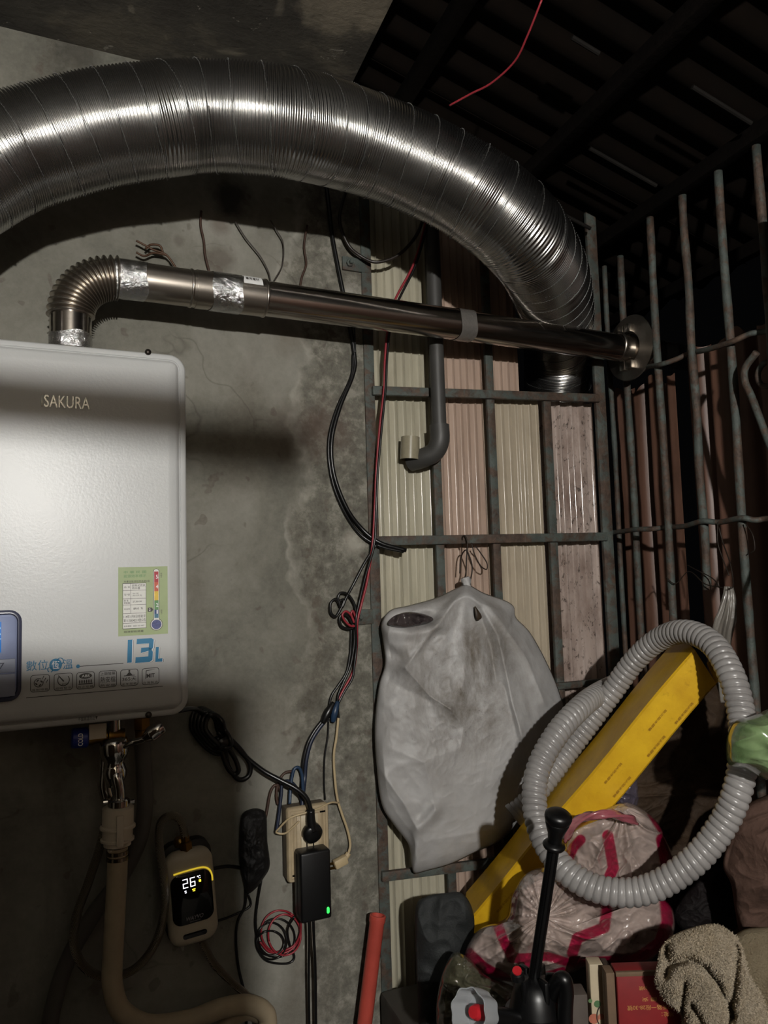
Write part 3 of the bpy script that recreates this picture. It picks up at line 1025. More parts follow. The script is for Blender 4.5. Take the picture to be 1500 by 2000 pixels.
q0 = pc + N * 0.0050 + W * (0.5 * ph_ - 0.072) + U * (sxr - 0.040)
obj('panel_lettering', quad_map(text('SAKURA', 0.01), q0, q0 + U * 0.040, q0 + W * 0.0065, N), M_PANELD, pan, smooth=None)
for fa0, fb0 in ((0.535, 0.685), (0.70, 0.945)):
    bt = obj('button', xf(box((-0.04, 0.0045, ph_ * (0.5 - fb0)), (0.5 * pw_ - 0.0075, 0.0062, ph_ * (0.5 - fa0)), 0.0012), FP), M_PANELL, pan)
tri = ([Vector((0, 1, 0)), Vector((1, 1, 0)), Vector((0.5, 0, 0)), Vector((0.2, 0.87, 0)), Vector((0.8, 0.87, 0)), Vector((0.5, 0.25, 0))], [(0, 1, 4, 3), (1, 2, 5, 4), (2, 0, 3, 5)])
q0 = pc + N * 0.0066 + W * (ph_ * (0.5 - 0.61) - 0.0045) + U * (0.5 * pw_ - 0.032)
obj('button_mark', quad_map(tri, q0, q0 + U * 0.011, q0 + W * 0.009, N), M_PANELD, pan, smooth=None)

# ------------------------------------------------------------------ stainless flue
M_STAIN = NT('polished_stainless')
co = M_STAIN.coord('obj', (0.6, 40, 40))
nzb = M_STAIN.noise(co, 6, 4)
M_STAIN.bump(nzb, 0.04, 0.002)
M_STAIN = M_STAIN.set('#b3aca4', 0.2, 1.0)
M_STAIN2 = NT('brushed_stainless')
nzb = M_STAIN2.noise(M_STAIN2.coord('obj'), 80, 4)
M_STAIN2.bump(nzb, 0.05, 0.001)
M_STAIN2 = M_STAIN2.set('#b0a89e', 0.3, 1.0)
M_FOIL = NT('crinkled_foil_tape')
M_FOIL.bump(M_FOIL.noise(M_FOIL.coord('pos'), 70, 6, 0.65, 0.6), 0.7, 0.006)
M_FOIL = M_FOIL.set('#cfcfcf', 0.2, 1.0)
FO = 0.105
RF = 0.0305
fa = PW(232, 544, FO)
fb = PW(1246, 682, FO)
fe = PW(1350, 700, FO)
flue = thing('flue_pipe', PW(138, 650, FO), 'shiny stainless flue pipe running level to the right grille', 'pipe')
ax = (fb - fa).normalized()
def fpt(x, y):
    q = PW(x, y, FO)
    return fa + ax * (q - fa).dot(ax)
p1, p2, p3 = fpt(405, 565), fpt(515, 580), fpt(905, 640)
obj('pipe_section', cyl(fa - ax * 0.004, p1, RF, 40), M_STAIN2, flue, smooth=50)
obj('pipe_section', cyl(p1 - ax * 0.02, p2, RF + 0.0012, 40), M_STAIN2, flue, smooth=50)
obj('pipe_section', cyl(p2 - ax * 0.01, p3, RF - 0.0006, 40), M_STAIN, flue, smooth=50)
obj('pipe_section', cyl(p3 - ax * 0.01, fe + ax * 0.06, RF - 0.0014, 40), M_STAIN, flue, smooth=50)
for q, rr in ((fpt(372, 560), RF + 0.0002), (p2, RF + 0.0012), (fpt(1205, 676), RF), (fpt(1235, 680), RF + 0.001), (fpt(1262, 684), RF + 0.001)):
    obj('joint_bead', along(lathe([(rr - 0.001, -0.003), (rr + 0.0012, -0.0015), (rr + 0.0012, 0.0015), (rr - 0.001, 0.003)], 40, False), q, q + ax), M_STAIN2, flue, smooth=180)
def tape(x0, x1, y, rr, nm='foil_tape', axis_pts=None):
    a, b = (fpt(x0, y), fpt(x1, y)) if axis_pts is None else axis_pts
    L = (b - a).length
    n_, rows_ = 48, 14
    V, F = [], []
    d = (b - a).normalized()
    for j in range(rows_ + 1):
        for i in range(n_):
            th = 2 * math.pi * i / n_
            z = L * j / rows_ + (0.0025 * math.sin(3 * th + x0) if j in (0, rows_) else 0)
            k_ = rr + 0.0009 + 0.0009 * abs(noise.noise(Vector((th * 3, j * 0.6, x0))))
            V.append(Vector((k_ * math.cos(th), k_ * math.sin(th), z)))
    for j in range(rows_):
        for i in range(n_):
            a_, b_ = j * n_ + i, j * n_ + (i + 1) % n_
            F.append((a_, b_, b_ + n_, a_ + n_))
    return obj(nm, along((V, F), a, b), M_FOIL, flue, smooth=180)
tape(222, 284, 545, RF)
tape(410, 468, 570, RF + 0.0012)
M_CLEAR = NT('clear_tape')
M_CLEAR.bump(M_CLEAR.noise(M_CLEAR.coord('pos'), 110, 4), 0.5, 0.004)
M_CLEAR = M_CLEAR.set('#8f8b86', 0.18, 0.6)
o_ = tape(888, 918, 638, RF - 0.0006, 'clear_tape')
o_.data.materials[0] = M_CLEAR
# paper sticker
q0, q1 = fpt(468, 575), fpt(505, 580)
Vv, Ff = [], []
rr = RF + 0.0022
for j in range(2):
    for i in range(7):
        th = R(18 + i * 7.5)
        b = (q0, q1)[j]
        side_ = (N - ax * N.dot(ax)).normalized()
        upn = side_.cross(ax) if side_.cross(ax).z > 0 else ax.cross(side_)
        Vv.append(b + side_ * rr * math.cos(th) + upn * rr * math.sin(th))
for i in range(6):
    Ff.append((i, i + 7, i + 8, i + 1))
stk = obj('paper_sticker', (Vv, Ff), M_WHITEINK, flue, smooth=180)
b0 = Vv[2] + (Vv[9] - Vv[2]) * 0.12 + side_ * 0.0006
obj('lettering', quad_map(text('專用管材', 0.02), b0, b0 + (Vv[9] - Vv[2]) * 0.7, b0 + (Vv[4] - Vv[2]), side_, 0.0004), M_INK, stk, smooth=None)
# corrugated elbow and riser into the heater
ez = PW(138, 592, FO)
ez = POLE + U * ((PW(138, 600, FO) - POLE).dot(U)) + N * FO
bend = fa - ax * 0.0
cxp = Vector((ez.x, ez.y, 0))
top_z = fa.z
Rb = (Vector((fa.x, fa.y, 0)) - cxp).length
pts = []
cen = Vector((fa.x, fa.y, fa.z - Rb * 0.98))
for i in range(0, 200):
    a = R(90 * i / 199)
    pts.append(Vector((ez.x, ez.y, cen.z)) + (Vector((fa.x, fa.y, 0)) - cxp).normalized() * (Rb * (1 - math.cos(a))) + W * (Rb * 0.98 * math.sin(a)))
obj('bellows_elbow', tube(pts, RF, 40, rf=lambda s, a: RF + 0.002 + 0.0032 * math.cos(2 * math.pi * s / 0.0072)), M_STAIN2, flue, smooth=180)
zb = ZHT - 0.004
obj('riser', cyl(Vector((ez.x, ez.y, zb)), Vector((ez.x, ez.y, cen.z + 0.004)), RF, 40), M_STAIN, flue, smooth=50)
obj('riser_collar', along(lathe([(RF + 0.004, 0), (RF + 0.004, 0.006), (RF + 0.001, 0.01)], 40), Vector((ez.x, ez.y, zb)), Vector((ez.x, ez.y, zb + 1))), M_STAIN2, flue, smooth=50)
tape(0, 0, 0, RF, axis_pts=(Vector((ez.x, ez.y, zb + 0.006)), Vector((ez.x, ez.y, zb + 0.034))))
M_PLATE = simple('spun_steel_plate', '#9a948c', 0.38, 1.0, var=0.15)
# round wall plate with two clips
pc_ = fpt(1232, 681)
ros = obj('round_plate', along(lathe([(RF, 0.0), (RF + 0.004, 0.006), (0.02 + RF, 0.003), (0.070, 0.002), (0.0715, 0.0), (0.070, -0.002), (RF, -0.002)], 56, False), pc_ - ax * 0.002, pc_ - ax * 0.1), M_PLATE, flue, smooth=30)
for sgn in (1, -1):
    for dx in (-1, 1):
        q = pc_ + W * (sgn * 0.040) + N * (0.010 * dx)
        obj('clip', xf(box((-0.016, -0.008, -0.009), (0.0, 0.008, 0.009), 0.0015), frame(q - ax * 0.003, ax, N, W)), M_STAIN2, ros)

# ------------------------------------------------------------------ big flexible aluminium duct
M_ALU = NT('flexible_aluminium')
co = M_ALU.coord('pos')
rg = M_ALU.ramp(M_ALU.noise(co, 12, 5), [(0.3, 0.20), (0.7, 0.28)])
M_ALU.bump(M_ALU.noise(co, 16, 2, 0.5), 0.06, 0.01)
M_ALU = M_ALU.set('#b4b3b1', rg, 1.0)
D_ = 0.158
ctrl = [(-260, 470, 0.93), (-120, 380, 1.0), (0, 310, 1.037), (100, 277, 1.06), (200, 252, 1.08), (300, 238, 1.10), (400, 230, 1.125), (560, 242, 1.145), (700, 276, 1.19), (850, 338, 1.225), (950, 398, 1.25), (1020, 462, 1.30), (1064, 528, 1.42), (1085, 600, 1.58), (1090, 670, 1.71), (1088, 740, 1.79), (1086, 830, 1.82), (1084, 1000, 1.82)]
ctrl = [(x, y, d * 1.053 + 0.03 * max(0, 1 - abs(x - 800) / 250)) for x, y, d in ctrl]
lead = [Vector(v) for v in ((-1.376, 0.76, 1.72), (-1.10, 0.81, 1.73), (-0.86, 0.88, 1.74), (-0.66, 0.95, 1.765), (-0.50, 1.02, 1.80), (-0.38, 1.085, 1.84))]
path = resample(spline(lead + [P(*c) for c in ctrl], 30), 0.0048 / 6)
duct = thing('flexible_duct', P(1086, 1000, 1.82), 'large ribbed aluminium flexible duct arching over the wall', 'duct')
PIT = 0.0048
def duct_r(s, a):
    return D_ / 2 + 0.0013 * math.cos(2 * math.pi * (s / PIT)) + 0.0018 * noise.noise(Vector((s * 9, math.cos(a) * 1.2, math.sin(a) * 1.2)))
body = obj('duct_body', tube(path, D_ / 2, 72, True, duct_r), M_ALU, duct, smooth=180)
# spiral lock seam with its row of crimps
fr = frames(path)
M_SEAM = simple('seam_aluminium', '#8a8987', 0.45, 1.0, var=0.1)
sm = []
s = 0.0
SP = 0.046
acc = 0
for j in range(1, len(fr)):
    d = (fr[j][0] - fr[j - 1][0]).length
    s += d
    acc += 1
V, F = [], []
tot = s
nst = int(tot / SP * 90)
ring_pts = []
s = 0.0
j = 1
cum = [0.0]
for a, b in zip(fr, fr[1:]):
    cum.append(cum[-1] + (b[0] - a[0]).length)
jj = 0
for i in range(nst):
    sv = tot * i / nst
    while jj < len(cum) - 2 and cum[jj + 1] < sv:
        jj += 1
    p, x, y, t_ = fr[jj]
    a = 2 * math.pi * sv / SP
    rr = D_ / 2 + 0.0012 + 0.0018 * noise.noise(Vector((sv * 9, math.cos(a) * 1.2, math.sin(a) * 1.2)))
    ring_pts.append((p + (x * math.cos(a) + y * math.sin(a)) * rr, (x * math.cos(a) + y * math.sin(a)), a))
obj('spiral_seam', tube([q[0] for q in ring_pts], 0.0005, 5), M_SEAM, duct, smooth=180)
bd = []
oc = [Vector(v) for v in ((1, 0, 0), (-1, 0, 0), (0, 1, 0), (0, -1, 0), (0, 0, 1), (0, 0, -1))]
of = [(0, 2, 4), (2, 1, 4), (1, 3, 4), (3, 0, 4), (2, 0, 5), (1, 2, 5), (3, 1, 5), (0, 3, 5)]
for i, (p, d, a) in enumerate(ring_pts):
    if i % 1 == 0:
        bd.append(([p + d * 0.0006 + v * 0.0010 for v in oc], of))
so = obj('seam_crimps', add(*bd), M_SEAM, duct, smooth=180, kind='stuff')
# ------------------------------------------------------------------ plumbing under the heater
M_CHROME = simple('chrome', '#c9c6c2', 0.08, 1.0, var=0.03)
M_BRASS = simple('brass', '#8a6a35', 0.3, 1.0, var=0.2)
M_BLUE = simple('blue_ring', '#1b2f8a', 0.4, var=0.15)
M_WHITEPL = simple('white_plastic', '#c4b9a6', 0.45, var=0.06)
M_BEIGEHOSE = simple('beige_hose', '#a3947b', 0.5, var=0.12)
M_GREYHOSE = simple('grey_pvc_hose', '#54504b', 0.5, var=0.12)
M_GASK = simple('dark_rubber', '#171513', 0.6)
OFF = 0.11
valve = thing('cold_water_valve', PW(150, 1452, OFF), 'brass inlet valve with a blue COLD ring under the heater', 'valve')
a, b = PW(139, 1442, OFF), PW(232, 1436, OFF)
d = (b - a).normalized()
obj('valve_body', along(lathe([(0.012, 0.022), (0.0125, 0.03), (0.0105, 0.033), (0.0105, 0.05), (0.013, 0.052), (0.013, 0.066), (0.010, 0.07), (0.010, 0.075)], 20), a, b), M_BRASS, valve)
obj('blue_ring', along(lathe([(0.0125, 0), (0.0148, 0.002), (0.0148, 0.022), (0.0125, 0.024)], 24), a, b), M_BLUE, valve)
q = a + d * 0.0155 + N * 0.0152
obj('ring_lettering', quad_map(text('COLD', 0.02), q - W * 0.009 + U * 0.000, q + W * 0.009, q - W * 0.009 - U * 0.007, N, 0), M_WHITEINK, valve, smooth=None)
obj('inlet_riser', cyl(a + d * 0.058, Vector((a.x + d.x * 0.058, a.y + d.y * 0.058, ZHB + 0.01)), 0.009), M_BRASS, valve)
obj('paper_tag', xf(box((-0.012, 0.0, -0.012), (0.012, 0.001, 0.010), 0.0004), frame(PW(191, 1427, OFF + 0.016), U, N, W)), M_WHITEPL, valve)

fau = thing('chrome_faucet', PW(225, 1560, OFF), 'chrome tap with a paddle lever under the heater', 'faucet')
c0 = PW(222, 1436, OFF)
prof = [(0.010, 0), (0.019, -0.004), (0.0215, -0.012), (0.0215, -0.024), (0.018, -0.034), (0.0135, -0.040), (0.0150, -0.045), (0.0175, -0.052), (0.0165, -0.062), (0.012, -0.070), (0.0115, -0.075)]
obj('tap_body', along(lathe([(r_, -z_) for r_, z_ in prof], 28), c0, PW(226, 1560, OFF)), M_CHROME, fau, smooth=60)
obj('spout', wire([PW(226, 1500, OFF + 0.004), PW(228, 1520, OFF + 0.012), PW(232, 1540, OFF + 0.012), PW(233, 1572, OFF + 0.01)], 0.0085, 16), M_CHROME, fau, smooth=180)
lv = spline([PW(240, 1458, OFF + 0.012), PW(258, 1450, OFF + 0.022), PW(275, 1446, OFF + 0.028), PW(292, 1436, OFF + 0.032), PW(305, 1426, OFF + 0.034), PW(318, 1418, OFF + 0.034)], 10)
obj('lever', tube(lv, 0.006, 14, rf=lambda s_, a_: 0.0052 + 0.0065 * max(0.0, min(1.0, (s_ - 0.035) / 0.012)) * math.sqrt(max(0.02, 1 - max(0.0, (s_ - 0.055) / 0.0185) ** 2))), M_CHROME, fau, smooth=180)
obj('rear_fitting', wire([PW(208, 1478, OFF - 0.02), PW(206, 1510, OFF - 0.02), PW(205, 1535, OFF - 0.02), PW(210, 1558, OFF - 0.02)], 0.010, 14), M_CHROME, fau, smooth=180)
obj('inlet_riser', cyl(c0 - W * 0.004, Vector((c0.x, c0.y, ZHB + 0.01)), 0.011), M_CHROME, fau)
obj('clamp_ring', along(lathe([(0.0135, 0), (0.0155, 0.002), (0.0155, 0.012), (0.0135, 0.014)], 20), PW(232, 1560, OFF + 0.01), PW(231, 1600, OFF + 0.01)), M_CHROME, fau)
for s_ in (-1, 1):
    q = PW(232 + s_ * 22, 1566, OFF + 0.016)
    obj('clamp_screw', along(lathe([(0.003, 0), (0.003, 0.006), (0.0015, 0.007)], 8), q, q + U * s_), M_CHROME, fau)

con = thing('hose_connector', PW(230, 1640, OFF), 'stepped white plastic hose connector below the tap', 'connector')
a, b = PW(231, 1574, OFF + 0.008), PW(229, 1655, OFF + 0.008)
obj('connector_body', along(lathe([(0.019, 0), (0.0225, 0.002), (0.0225, 0.026), (0.0255, 0.028), (0.0255, 0.031), (0.0215, 0.032), (0.0215, 0.045), (0.024, 0.046), (0.024, 0.049), (0.0195, 0.051), (0.0195, 0.056), (0.014, 0.058), (0.0135, 0.072)], 32), a, b), M_WHITEPL, con, smooth=35)
obj('grip_rib', xf(box((-0.005, 0.018, -0.052), (0.005, 0.0275, -0.008), 0.0015), frame(a, U, N, W)), M_WHITEPL, con)
M_CLAMP = simple('hose_clamp_steel', '#9c8f7c', 0.2, 1.0)
bh = thing('garden_hose', PW(300, 1990, OFF), 'thick beige hose hanging straight down from the white connector', 'hose')
pts = [PW(230, 1640, OFF + 0.008), PW(229, 1700, OFF + 0.008), PW(225, 1780, OFF + 0.01), PW(221, 1860, OFF + 0.012), PW(220, 1925, OFF + 0.014), PW(238, 1975, OFF + 0.016), PW(290, 2002, OFF + 0.016), PW(370, 1992, OFF + 0.014), PW(430, 1970, OFF + 0.012), PW(480, 1962, OFF + 0.01), PW(515, 1975, OFF + 0.01), PW(524, 2010, OFF + 0.01), PW(522, 2150, OFF + 0.01), PW(500, 2350, OFF)]
obj('hose_tube', tube(spline(pts, 12), 0.0145, 18), M_BEIGEHOSE, bh, smooth=180)
for yy_ in (1650, 1664, 1675):
    q = PW(230, yy_, OFF + 0.008)
    obj('hose_clamp', along(lathe([(0.0146, -0.003), (0.0162, -0.0025), (0.0162, 0.0025), (0.0146, 0.003)], 24, False), q, q + W), M_CLAMP, bh, smooth=30)
obj('second_loop', wire([PW(520, 1985, OFF - 0.02), PW(480, 1975, OFF - 0.012), PW(440, 2005, OFF), PW(425, 2080, OFF), PW(430, 2200, OFF)], 0.0135, 16), M_BEIGEHOSE, bh, smooth=180)
hot = thing('hot_water_pipe', PW(283, 1450, 0.09), 'dull grey hose from the hot outlet curving down behind', 'hose')
obj('brass_nut', along(lathe([(0.0115, 0), (0.0115, 0.012), (0.013, 0.013), (0.013, 0.03)], 6), PW(277, 1440, 0.09), Vector((PW(277, 1440, 0.09).x, PW(277, 1440, 0.09).y, 9))), M_BRASS, hot, smooth=30)
obj('outlet_riser', cyl(PW(277, 1440, 0.09) + W * 0.02, Vector((PW(277, 1440, 0.09).x, PW(277, 1440, 0.09).y, ZHB + 0.01)), 0.009), M_BRASS, hot)
obj('hose_tube', wire([PW(277, 1442, 0.09), PW(281, 1500, 0.085), PW(283, 1570, 0.08), PW(272, 1640, 0.07), PW(235, 1715, 0.05), PW(180, 1790, 0.035), PW(135, 1870, 0.03), PW(108, 1950, 0.03), PW(95, 2040, 0.03), PW(90, 2300, 0.03)], 0.0125, 16), M_GREYHOSE, hot, smooth=180)

# braided steel hoses
M_BRAID = NT('braided_steel')
co = M_BRAID.coord('pos')
wv1 = M_BRAID.n('TexWave', _wave_type='BANDS', _bands_direction='DIAGONAL')
wv1.inputs['Scale'].default_value = 330
wv1.inputs['Distortion'].default_value = 1.5
M_BRAID.l(co, wv1.inputs['Vector'])
vo = M_BRAID.n('TexVoronoi')
vo.inputs['Scale'].default_value = 420
M_BRAID.l(co, vo.inputs['Vector'])
M_BRAID.bump(M_BRAID.math('ADD', wv1.outputs['Fac'], vo.outputs['Distance']), 0.8, 0.002)
M_BRAID = M_BRAID.set(M_BRAID.ramp(wv1.outputs['Fac'], [(0.2, '#6a6254'), (0.8, '#c4baa8')]), 0.35, 0.9)
br1 = thing('braided_hose', PW(200, 1905, 0.08), 'braided steel hose looping from the connector to the pump unit', 'hose')
pts = [PW(206, 1606, OFF), PW(194, 1660, OFF - 0.01), PW(172, 1725, OFF - 0.01), PW(150, 1790, OFF - 0.01), PW(146, 1850, OFF - 0.01), PW(168, 1892, OFF - 0.02), PW(210, 1908, OFF - 0.03), PW(262, 1893, OFF - 0.03), PW(302, 1845, OFF - 0.03), PW(321, 1780, OFF - 0.03), PW(320, 1715, OFF - 0.03), PW(311, 1650, OFF - 0.035), PW(314, 1608, OFF - 0.04), PW(334, 1593, OFF - 0.045), PW(353, 1603, OFF - 0.05), PW(362, 1635, OFF - 0.055)]
obj('hose_tube', tube(spline(pts, 12), 0.0065, 12), M_BRAID, br1, smooth=180)
a, b = PW(361, 1632, OFF - 0.055), PW(364, 1664, OFF - 0.055)
obj('end_nut', along(lathe([(0.0075, 0), (0.0075, 0.008), (0.0105, 0.010), (0.0105, 0.026)], 6), a, b), M_BRASS, br1, smooth=30)
br2 = thing('braided_hose', PW(485, 1945, 0.05), 'short braided steel hose running down right below the pump unit', 'hose')
obj('hose_tube', wire([PW(390, 1820, 0.05), PW(398, 1845, 0.05), PW(420, 1885, 0.05), PW(455, 1920, 0.05), PW(484, 1946, 0.055), PW(510, 1985, 0.06), PW(520, 2060, 0.06)], 0.006, 12), M_BRAID, br2, smooth=180)

# ------------------------------------------------------------------ small unit with the 26 degree display
up_ = (PW(364, 1655, 0.05) - PW(378, 1830, 0.05)).normalized()
rt_ = up_.cross(N).normalized()
rt_ = rt_ if rt_.dot(U) > 0 else -rt_
nn_ = N
dc = PW(372, 1744, 0.058)
FD = frame(dc, rt_, nn_, up_)
M_UNIT = simple('cream_unit_shell', '#b9b09c', 0.35, var=0.05)
unit = thing('pump_unit', PW(378, 1830, 0.04), 'cream water pump unit with a lit black 26 degree display', 'pump')
UW_, UH_ = 0.0775, 0.152
obj('rear_shell', xf(plate(UW_ + 0.002, UH_ + 0.004, 0.022, [(0.002, -0.034), (0, -0.03), (0, -0.010), (0.003, -0.008)], 8), FD), M_GASK, unit, smooth=50)
body_ = obj('front_shell', xf(plate(UW_, UH_ - 0.006, 0.022, [(0.001, -0.009), (0, -0.006), (0.0, 0.004), (0.003, 0.009), (0.008, 0.0125), (0.014, 0.0135)], 8), frame(dc - up_ * 0.004, rt_, nn_, up_)), M_UNIT, unit, smooth=60)
M_DISP = simple('black_display_glass', '#050505', 0.08, var=0.1)
disp_c = dc - up_ * 0.002
dsp = obj('display', xf(plate(UW_ - 0.013, 0.078, 0.014, [(0, 0.012), (0, 0.0150), (0.001, 0.0156)], 8), frame(disp_c, rt_, nn_, up_)), M_DISP, unit, smooth=50)
M_GLOWY = emit('yellow_light_strip', '#f2cf3a', 0.55)
arc_pts = [disp_c + rt_ * x + up_ * z + nn_ * 0.0142 for x, z in ((-0.026, 0.0415), (-0.010, 0.0425), (0.010, 0.0428), (0.022, 0.0415), (0.030, 0.036), (0.0335, 0.027), (0.0338, 0.018))]
obj('light_strip', wire(arc_pts, 0.0013, 8), M_GLOWY, unit, smooth=180, label='glowing yellow edge light')
M_LED = emit('white_led_digits', '#f4f2ff', 1.6)
def seg(ch, x0, z0, w_, h_):
    on = {'2': 'abged', '6': 'afgedc'}[ch]
    th = 0.0017
    R_ = {'a': (0, h_ - th, w_, h_), 'd': (0, 0, w_, th), 'g': (0, (h_ - th) / 2, w_, (h_ + th) / 2), 'f': (0, h_ / 2, th, h_), 'e': (0, 0, th, h_ / 2), 'b': (w_ - th, h_ / 2, w_, h_), 'c': (w_ - th, 0, w_, h_ / 2)}
    gs = []
    for s_ in on:
        xa, za, xb, zb_ = R_[s_]
        gs.append(box((x0 + xa + 0.0002, 0.0156, z0 + za + 0.0002), (x0 + xb - 0.0002, 0.0159, z0 + zb_ - 0.0002)))
    obj('lit_digit', xf(add(*gs), frame(disp_c, rt_, nn_, up_)), M_LED, dsp)
seg('2', -0.0135, 0.017, 0.0085, 0.0145)
seg('6', -0.0020, 0.017, 0.0085, 0.0145)
q = disp_c + nn_ * 0.0158 + rt_ * 0.0095 + up_ * 0.027
obj('lit_symbol', quad_map(text('℃', 0.01), q, q + rt_ * 0.0055, q + up_ * 0.0048, nn_), M_LED, dsp, smooth=None)
M_LEDY = emit('yellow_led', '#ffe13a', 1.6)
for x, z, w_, mt in ((0.012, 0.0215, 0.0034, M_LEDY), (0.0005, 0.012, 0.0052, M_LEDY), (0.0015, 0.0095, 0.0036, M_LEDY), (-0.0115, 0.012, 0.003, M_LED), (-0.0110, 0.0095, 0.0028, M_LED)):
    obj('indicator', xf(box((x, 0.0156, z), (x + w_, 0.0159, z + (0.0036 if w_ == 0.0034 else 0.0014))), frame(disp_c, rt_, nn_, up_)), mt, dsp)
M_GREYINK = simple('grey_print', '#8a8a8e', 0.4)
q = disp_c + nn_ * 0.0158 - rt_ * 0.012 - up_ * 0.0335
obj('brand_lettering', quad_map(text('WAYVO', 0.02, 0.3), q, q + rt_ * 0.027, q + up_ * 0.0062, nn_), M_GREYINK, dsp, smooth=None)
q = disp_c + nn_ * 0.0158 - rt_ * 0.007 - up_ * 0.0365
obj('brand_lettering', quad_map(text('SMART HEATER', 0.01), q, q + rt_ * 0.017, q + up_ * 0.0016, nn_), M_GREYINK, dsp, smooth=None)
obj('vent_slot', xf(plate(0.038, 0.008, 0.004, [(0, 0.012), (0, 0.0140), (0.0008, 0.0141)], 6), frame(dc - up_ * 0.0595, rt_, nn_, up_)), M_DISP, unit)
obj('hose_port', along(lathe([(0.011, 0), (0.011, 0.008), (0.008, 0.012)], 20), dc + up_ * 0.074 - nn_ * 0.012 - rt_ * 0.008, dc + up_ * 0.2 - nn_ * 0.012 - rt_ * 0.008), M_BRASS, unit)

# ------------------------------------------------------------------ outlet box, plugs and adapter
M_BEIGE = simple('aged_beige_plastic', '#a8977a', 0.5, var=0.18, scale=45, bump=0.15)
M_BEIGEL = simple('beige_socket', '#b8ab90', 0.45, var=0.1)
M_CARDB = simple('plaster_rim', '#5d5243', 0.8, var=0.2)
oc_ = (PW(563, 1578, 0.03) + PW(646, 1710, 0.03)) / 2
ow, oh = (PW(641, 1640, 0.03) - PW(563, 1640, 0.03)).length, PW(600, 1572, 0.03).z - PW(600, 1717, 0.03).z
oc_ = PW(602, 1645, 0.034)
FOB = frame(oc_, U, N, W)
outlet = thing('wall_outlet', Vector((oc_.x, oc_.y, oc_.z - oh / 2)), 'old beige wall outlet box with a stained faceplate', 'outlet')
obj('back_box', xf(box((-ow / 2, -0.034, -oh / 2 + 0.002), (ow / 2, -0.004, oh / 2 - 0.002), 0.002), FOB), M_CARDB, outlet)
fpz = obj('faceplate', xf(plate(ow + 0.002, oh, 0.006, [(0, -0.006), (0, 0.0), (0.002, 0.003), (0.006, 0.003), (0.007, 0.001), (0.010, 0.0012), (0.012, 0.004), (0.016, 0.005)], 5), FOB), M_BEIGE, outlet, smooth=40)
obj('inner_panel', xf(plate(0.046, oh * 0.78, 0.003, [(0, 0.004), (0, 0.0065), (0.001, 0.0072)], 4), FOB), M_BEIGE, outlet, smooth=40)
for zz in (0.036, 0.0, -0.036):
    so_ = obj('socket', xf(plate(0.032, 0.028, 0.003, [(0, 0.006), (0, 0.0095), (0.001, 0.0102)], 4), frame(oc_ + W * zz, U, N, W)), M_BEIGEL, outlet, smooth=40)
    for sx_ in (-0.006, 0.006):
        obj('slot', xf(box((sx_ - 0.0011, 0.0085, -0.004), (sx_ + 0.0011, 0.0105, 0.004)), frame(oc_ + W * zz, U, N, W)), M_DISP, so_)
for sx_ in (-1, 1):
    for sz_ in (-1, 1):
        obj('faceplate_notch', xf(box((-0.005, 0.004, -0.0012), (0.005, 0.0062, 0.0012)), frame(oc_ + U * (sx_ * 0.026) + W * (sz_ * 0.050), U, N, W)), M_DISP, outlet)

M_CORD = simple('black_cord', '#101010', 0.32, var=0.2)
def wt(name, label, cat, pts, r, mat, off=0.008, n=8, group=None):
    q = [PW(p[0], p[1], p[2] if len(p) > 2 else off) for p in pts]
    return obj(name, tube(spline(q, 8), r, n), mat, smooth=180, label=label, cat=cat, group=group)
plug = thing('power_plug', PW(606, 1630, 0.06), 'round black plug with its cord in the beige outlet', 'plug')
pp = PW(607, 1622, 0.046)
obj('plug_head', along(lathe([(0.0155, 0), (0.0175, 0.003), (0.0175, 0.012), (0.014, 0.016), (0.006, 0.0175)], 24), pp, pp + N + W * -0.25), M_CORD, plug, smooth=60)
cpts = [pp + N * 0.008 + W * 0.004, PW(607, 1602, 0.058), PW(606, 1580, 0.060), PW(598, 1558, 0.060), PW(578, 1540, 0.055), PW(548, 1524, 0.045), PW(515, 1506, 0.035), PW(482, 1480, 0.03), PW(455, 1452, 0.03), PW(425, 1430, 0.03)]
obj('plug_neck', tube(spline([pp + N * 0.010 + W * 0.003, PW(607, 1602, 0.058), PW(607, 1582, 0.060)], 8), 0.0085, 14, rf=lambda s_, a_: 0.0095 - 0.07 * s_), M_CORD, plug, smooth=180)
obj('cord', tube(spline(cpts, 8), 0.0042, 10), M_CORD, plug, smooth=180)
hank = thing('cord_hank', PW(420, 1500, 0.03), 'coiled hank of black power cord beside the heater corner', 'cord')
ran = random.Random(4)
for kk in range(5):
    q = []
    for i in range(15):
        t_ = 2 * math.pi * i / 15
        fx = 402 + kk * 5 + (30 - kk * 2) * math.cos(t_) * (0.9 if math.sin(t_) > 0 else 0.8) + 30 * max(0, -math.sin(t_)) * 0.5
        fy = 1428 - (44 - kk * 3) * math.sin(t_) - 4 * math.cos(t_)
        q.append(PW(fx + 12 * (fy - 1428) / 44, fy, 0.022 + 0.005 * kk + 0.004 * ran.random()))
    q = spline(q, 5, True)
    obj('cord_turn', tube(q + [q[0]], 0.0042, 8), M_CORD, hank, smooth=180)
obj('cord_turn', wire([PW(430, 1420, 0.03), PW(440, 1468, 0.03), PW(448, 1500, 0.03), PW(466, 1522, 0.03), PW(485, 1516, 0.03), PW(489, 1495, 0.03), PW(476, 1472, 0.03), PW(455, 1448, 0.03), PW(430, 1425, 0.03)], 0.0042, 8), M_CORD, hank, smooth=180)
obj('cord_turn', wire([PW(425, 1440, 0.036), PW(436, 1478, 0.034), PW(446, 1502, 0.036), PW(458, 1512, 0.036), PW(466, 1504, 0.038), PW(460, 1484, 0.036), PW(446, 1460, 0.036)], 0.004, 8), M_CORD, hank, smooth=180)
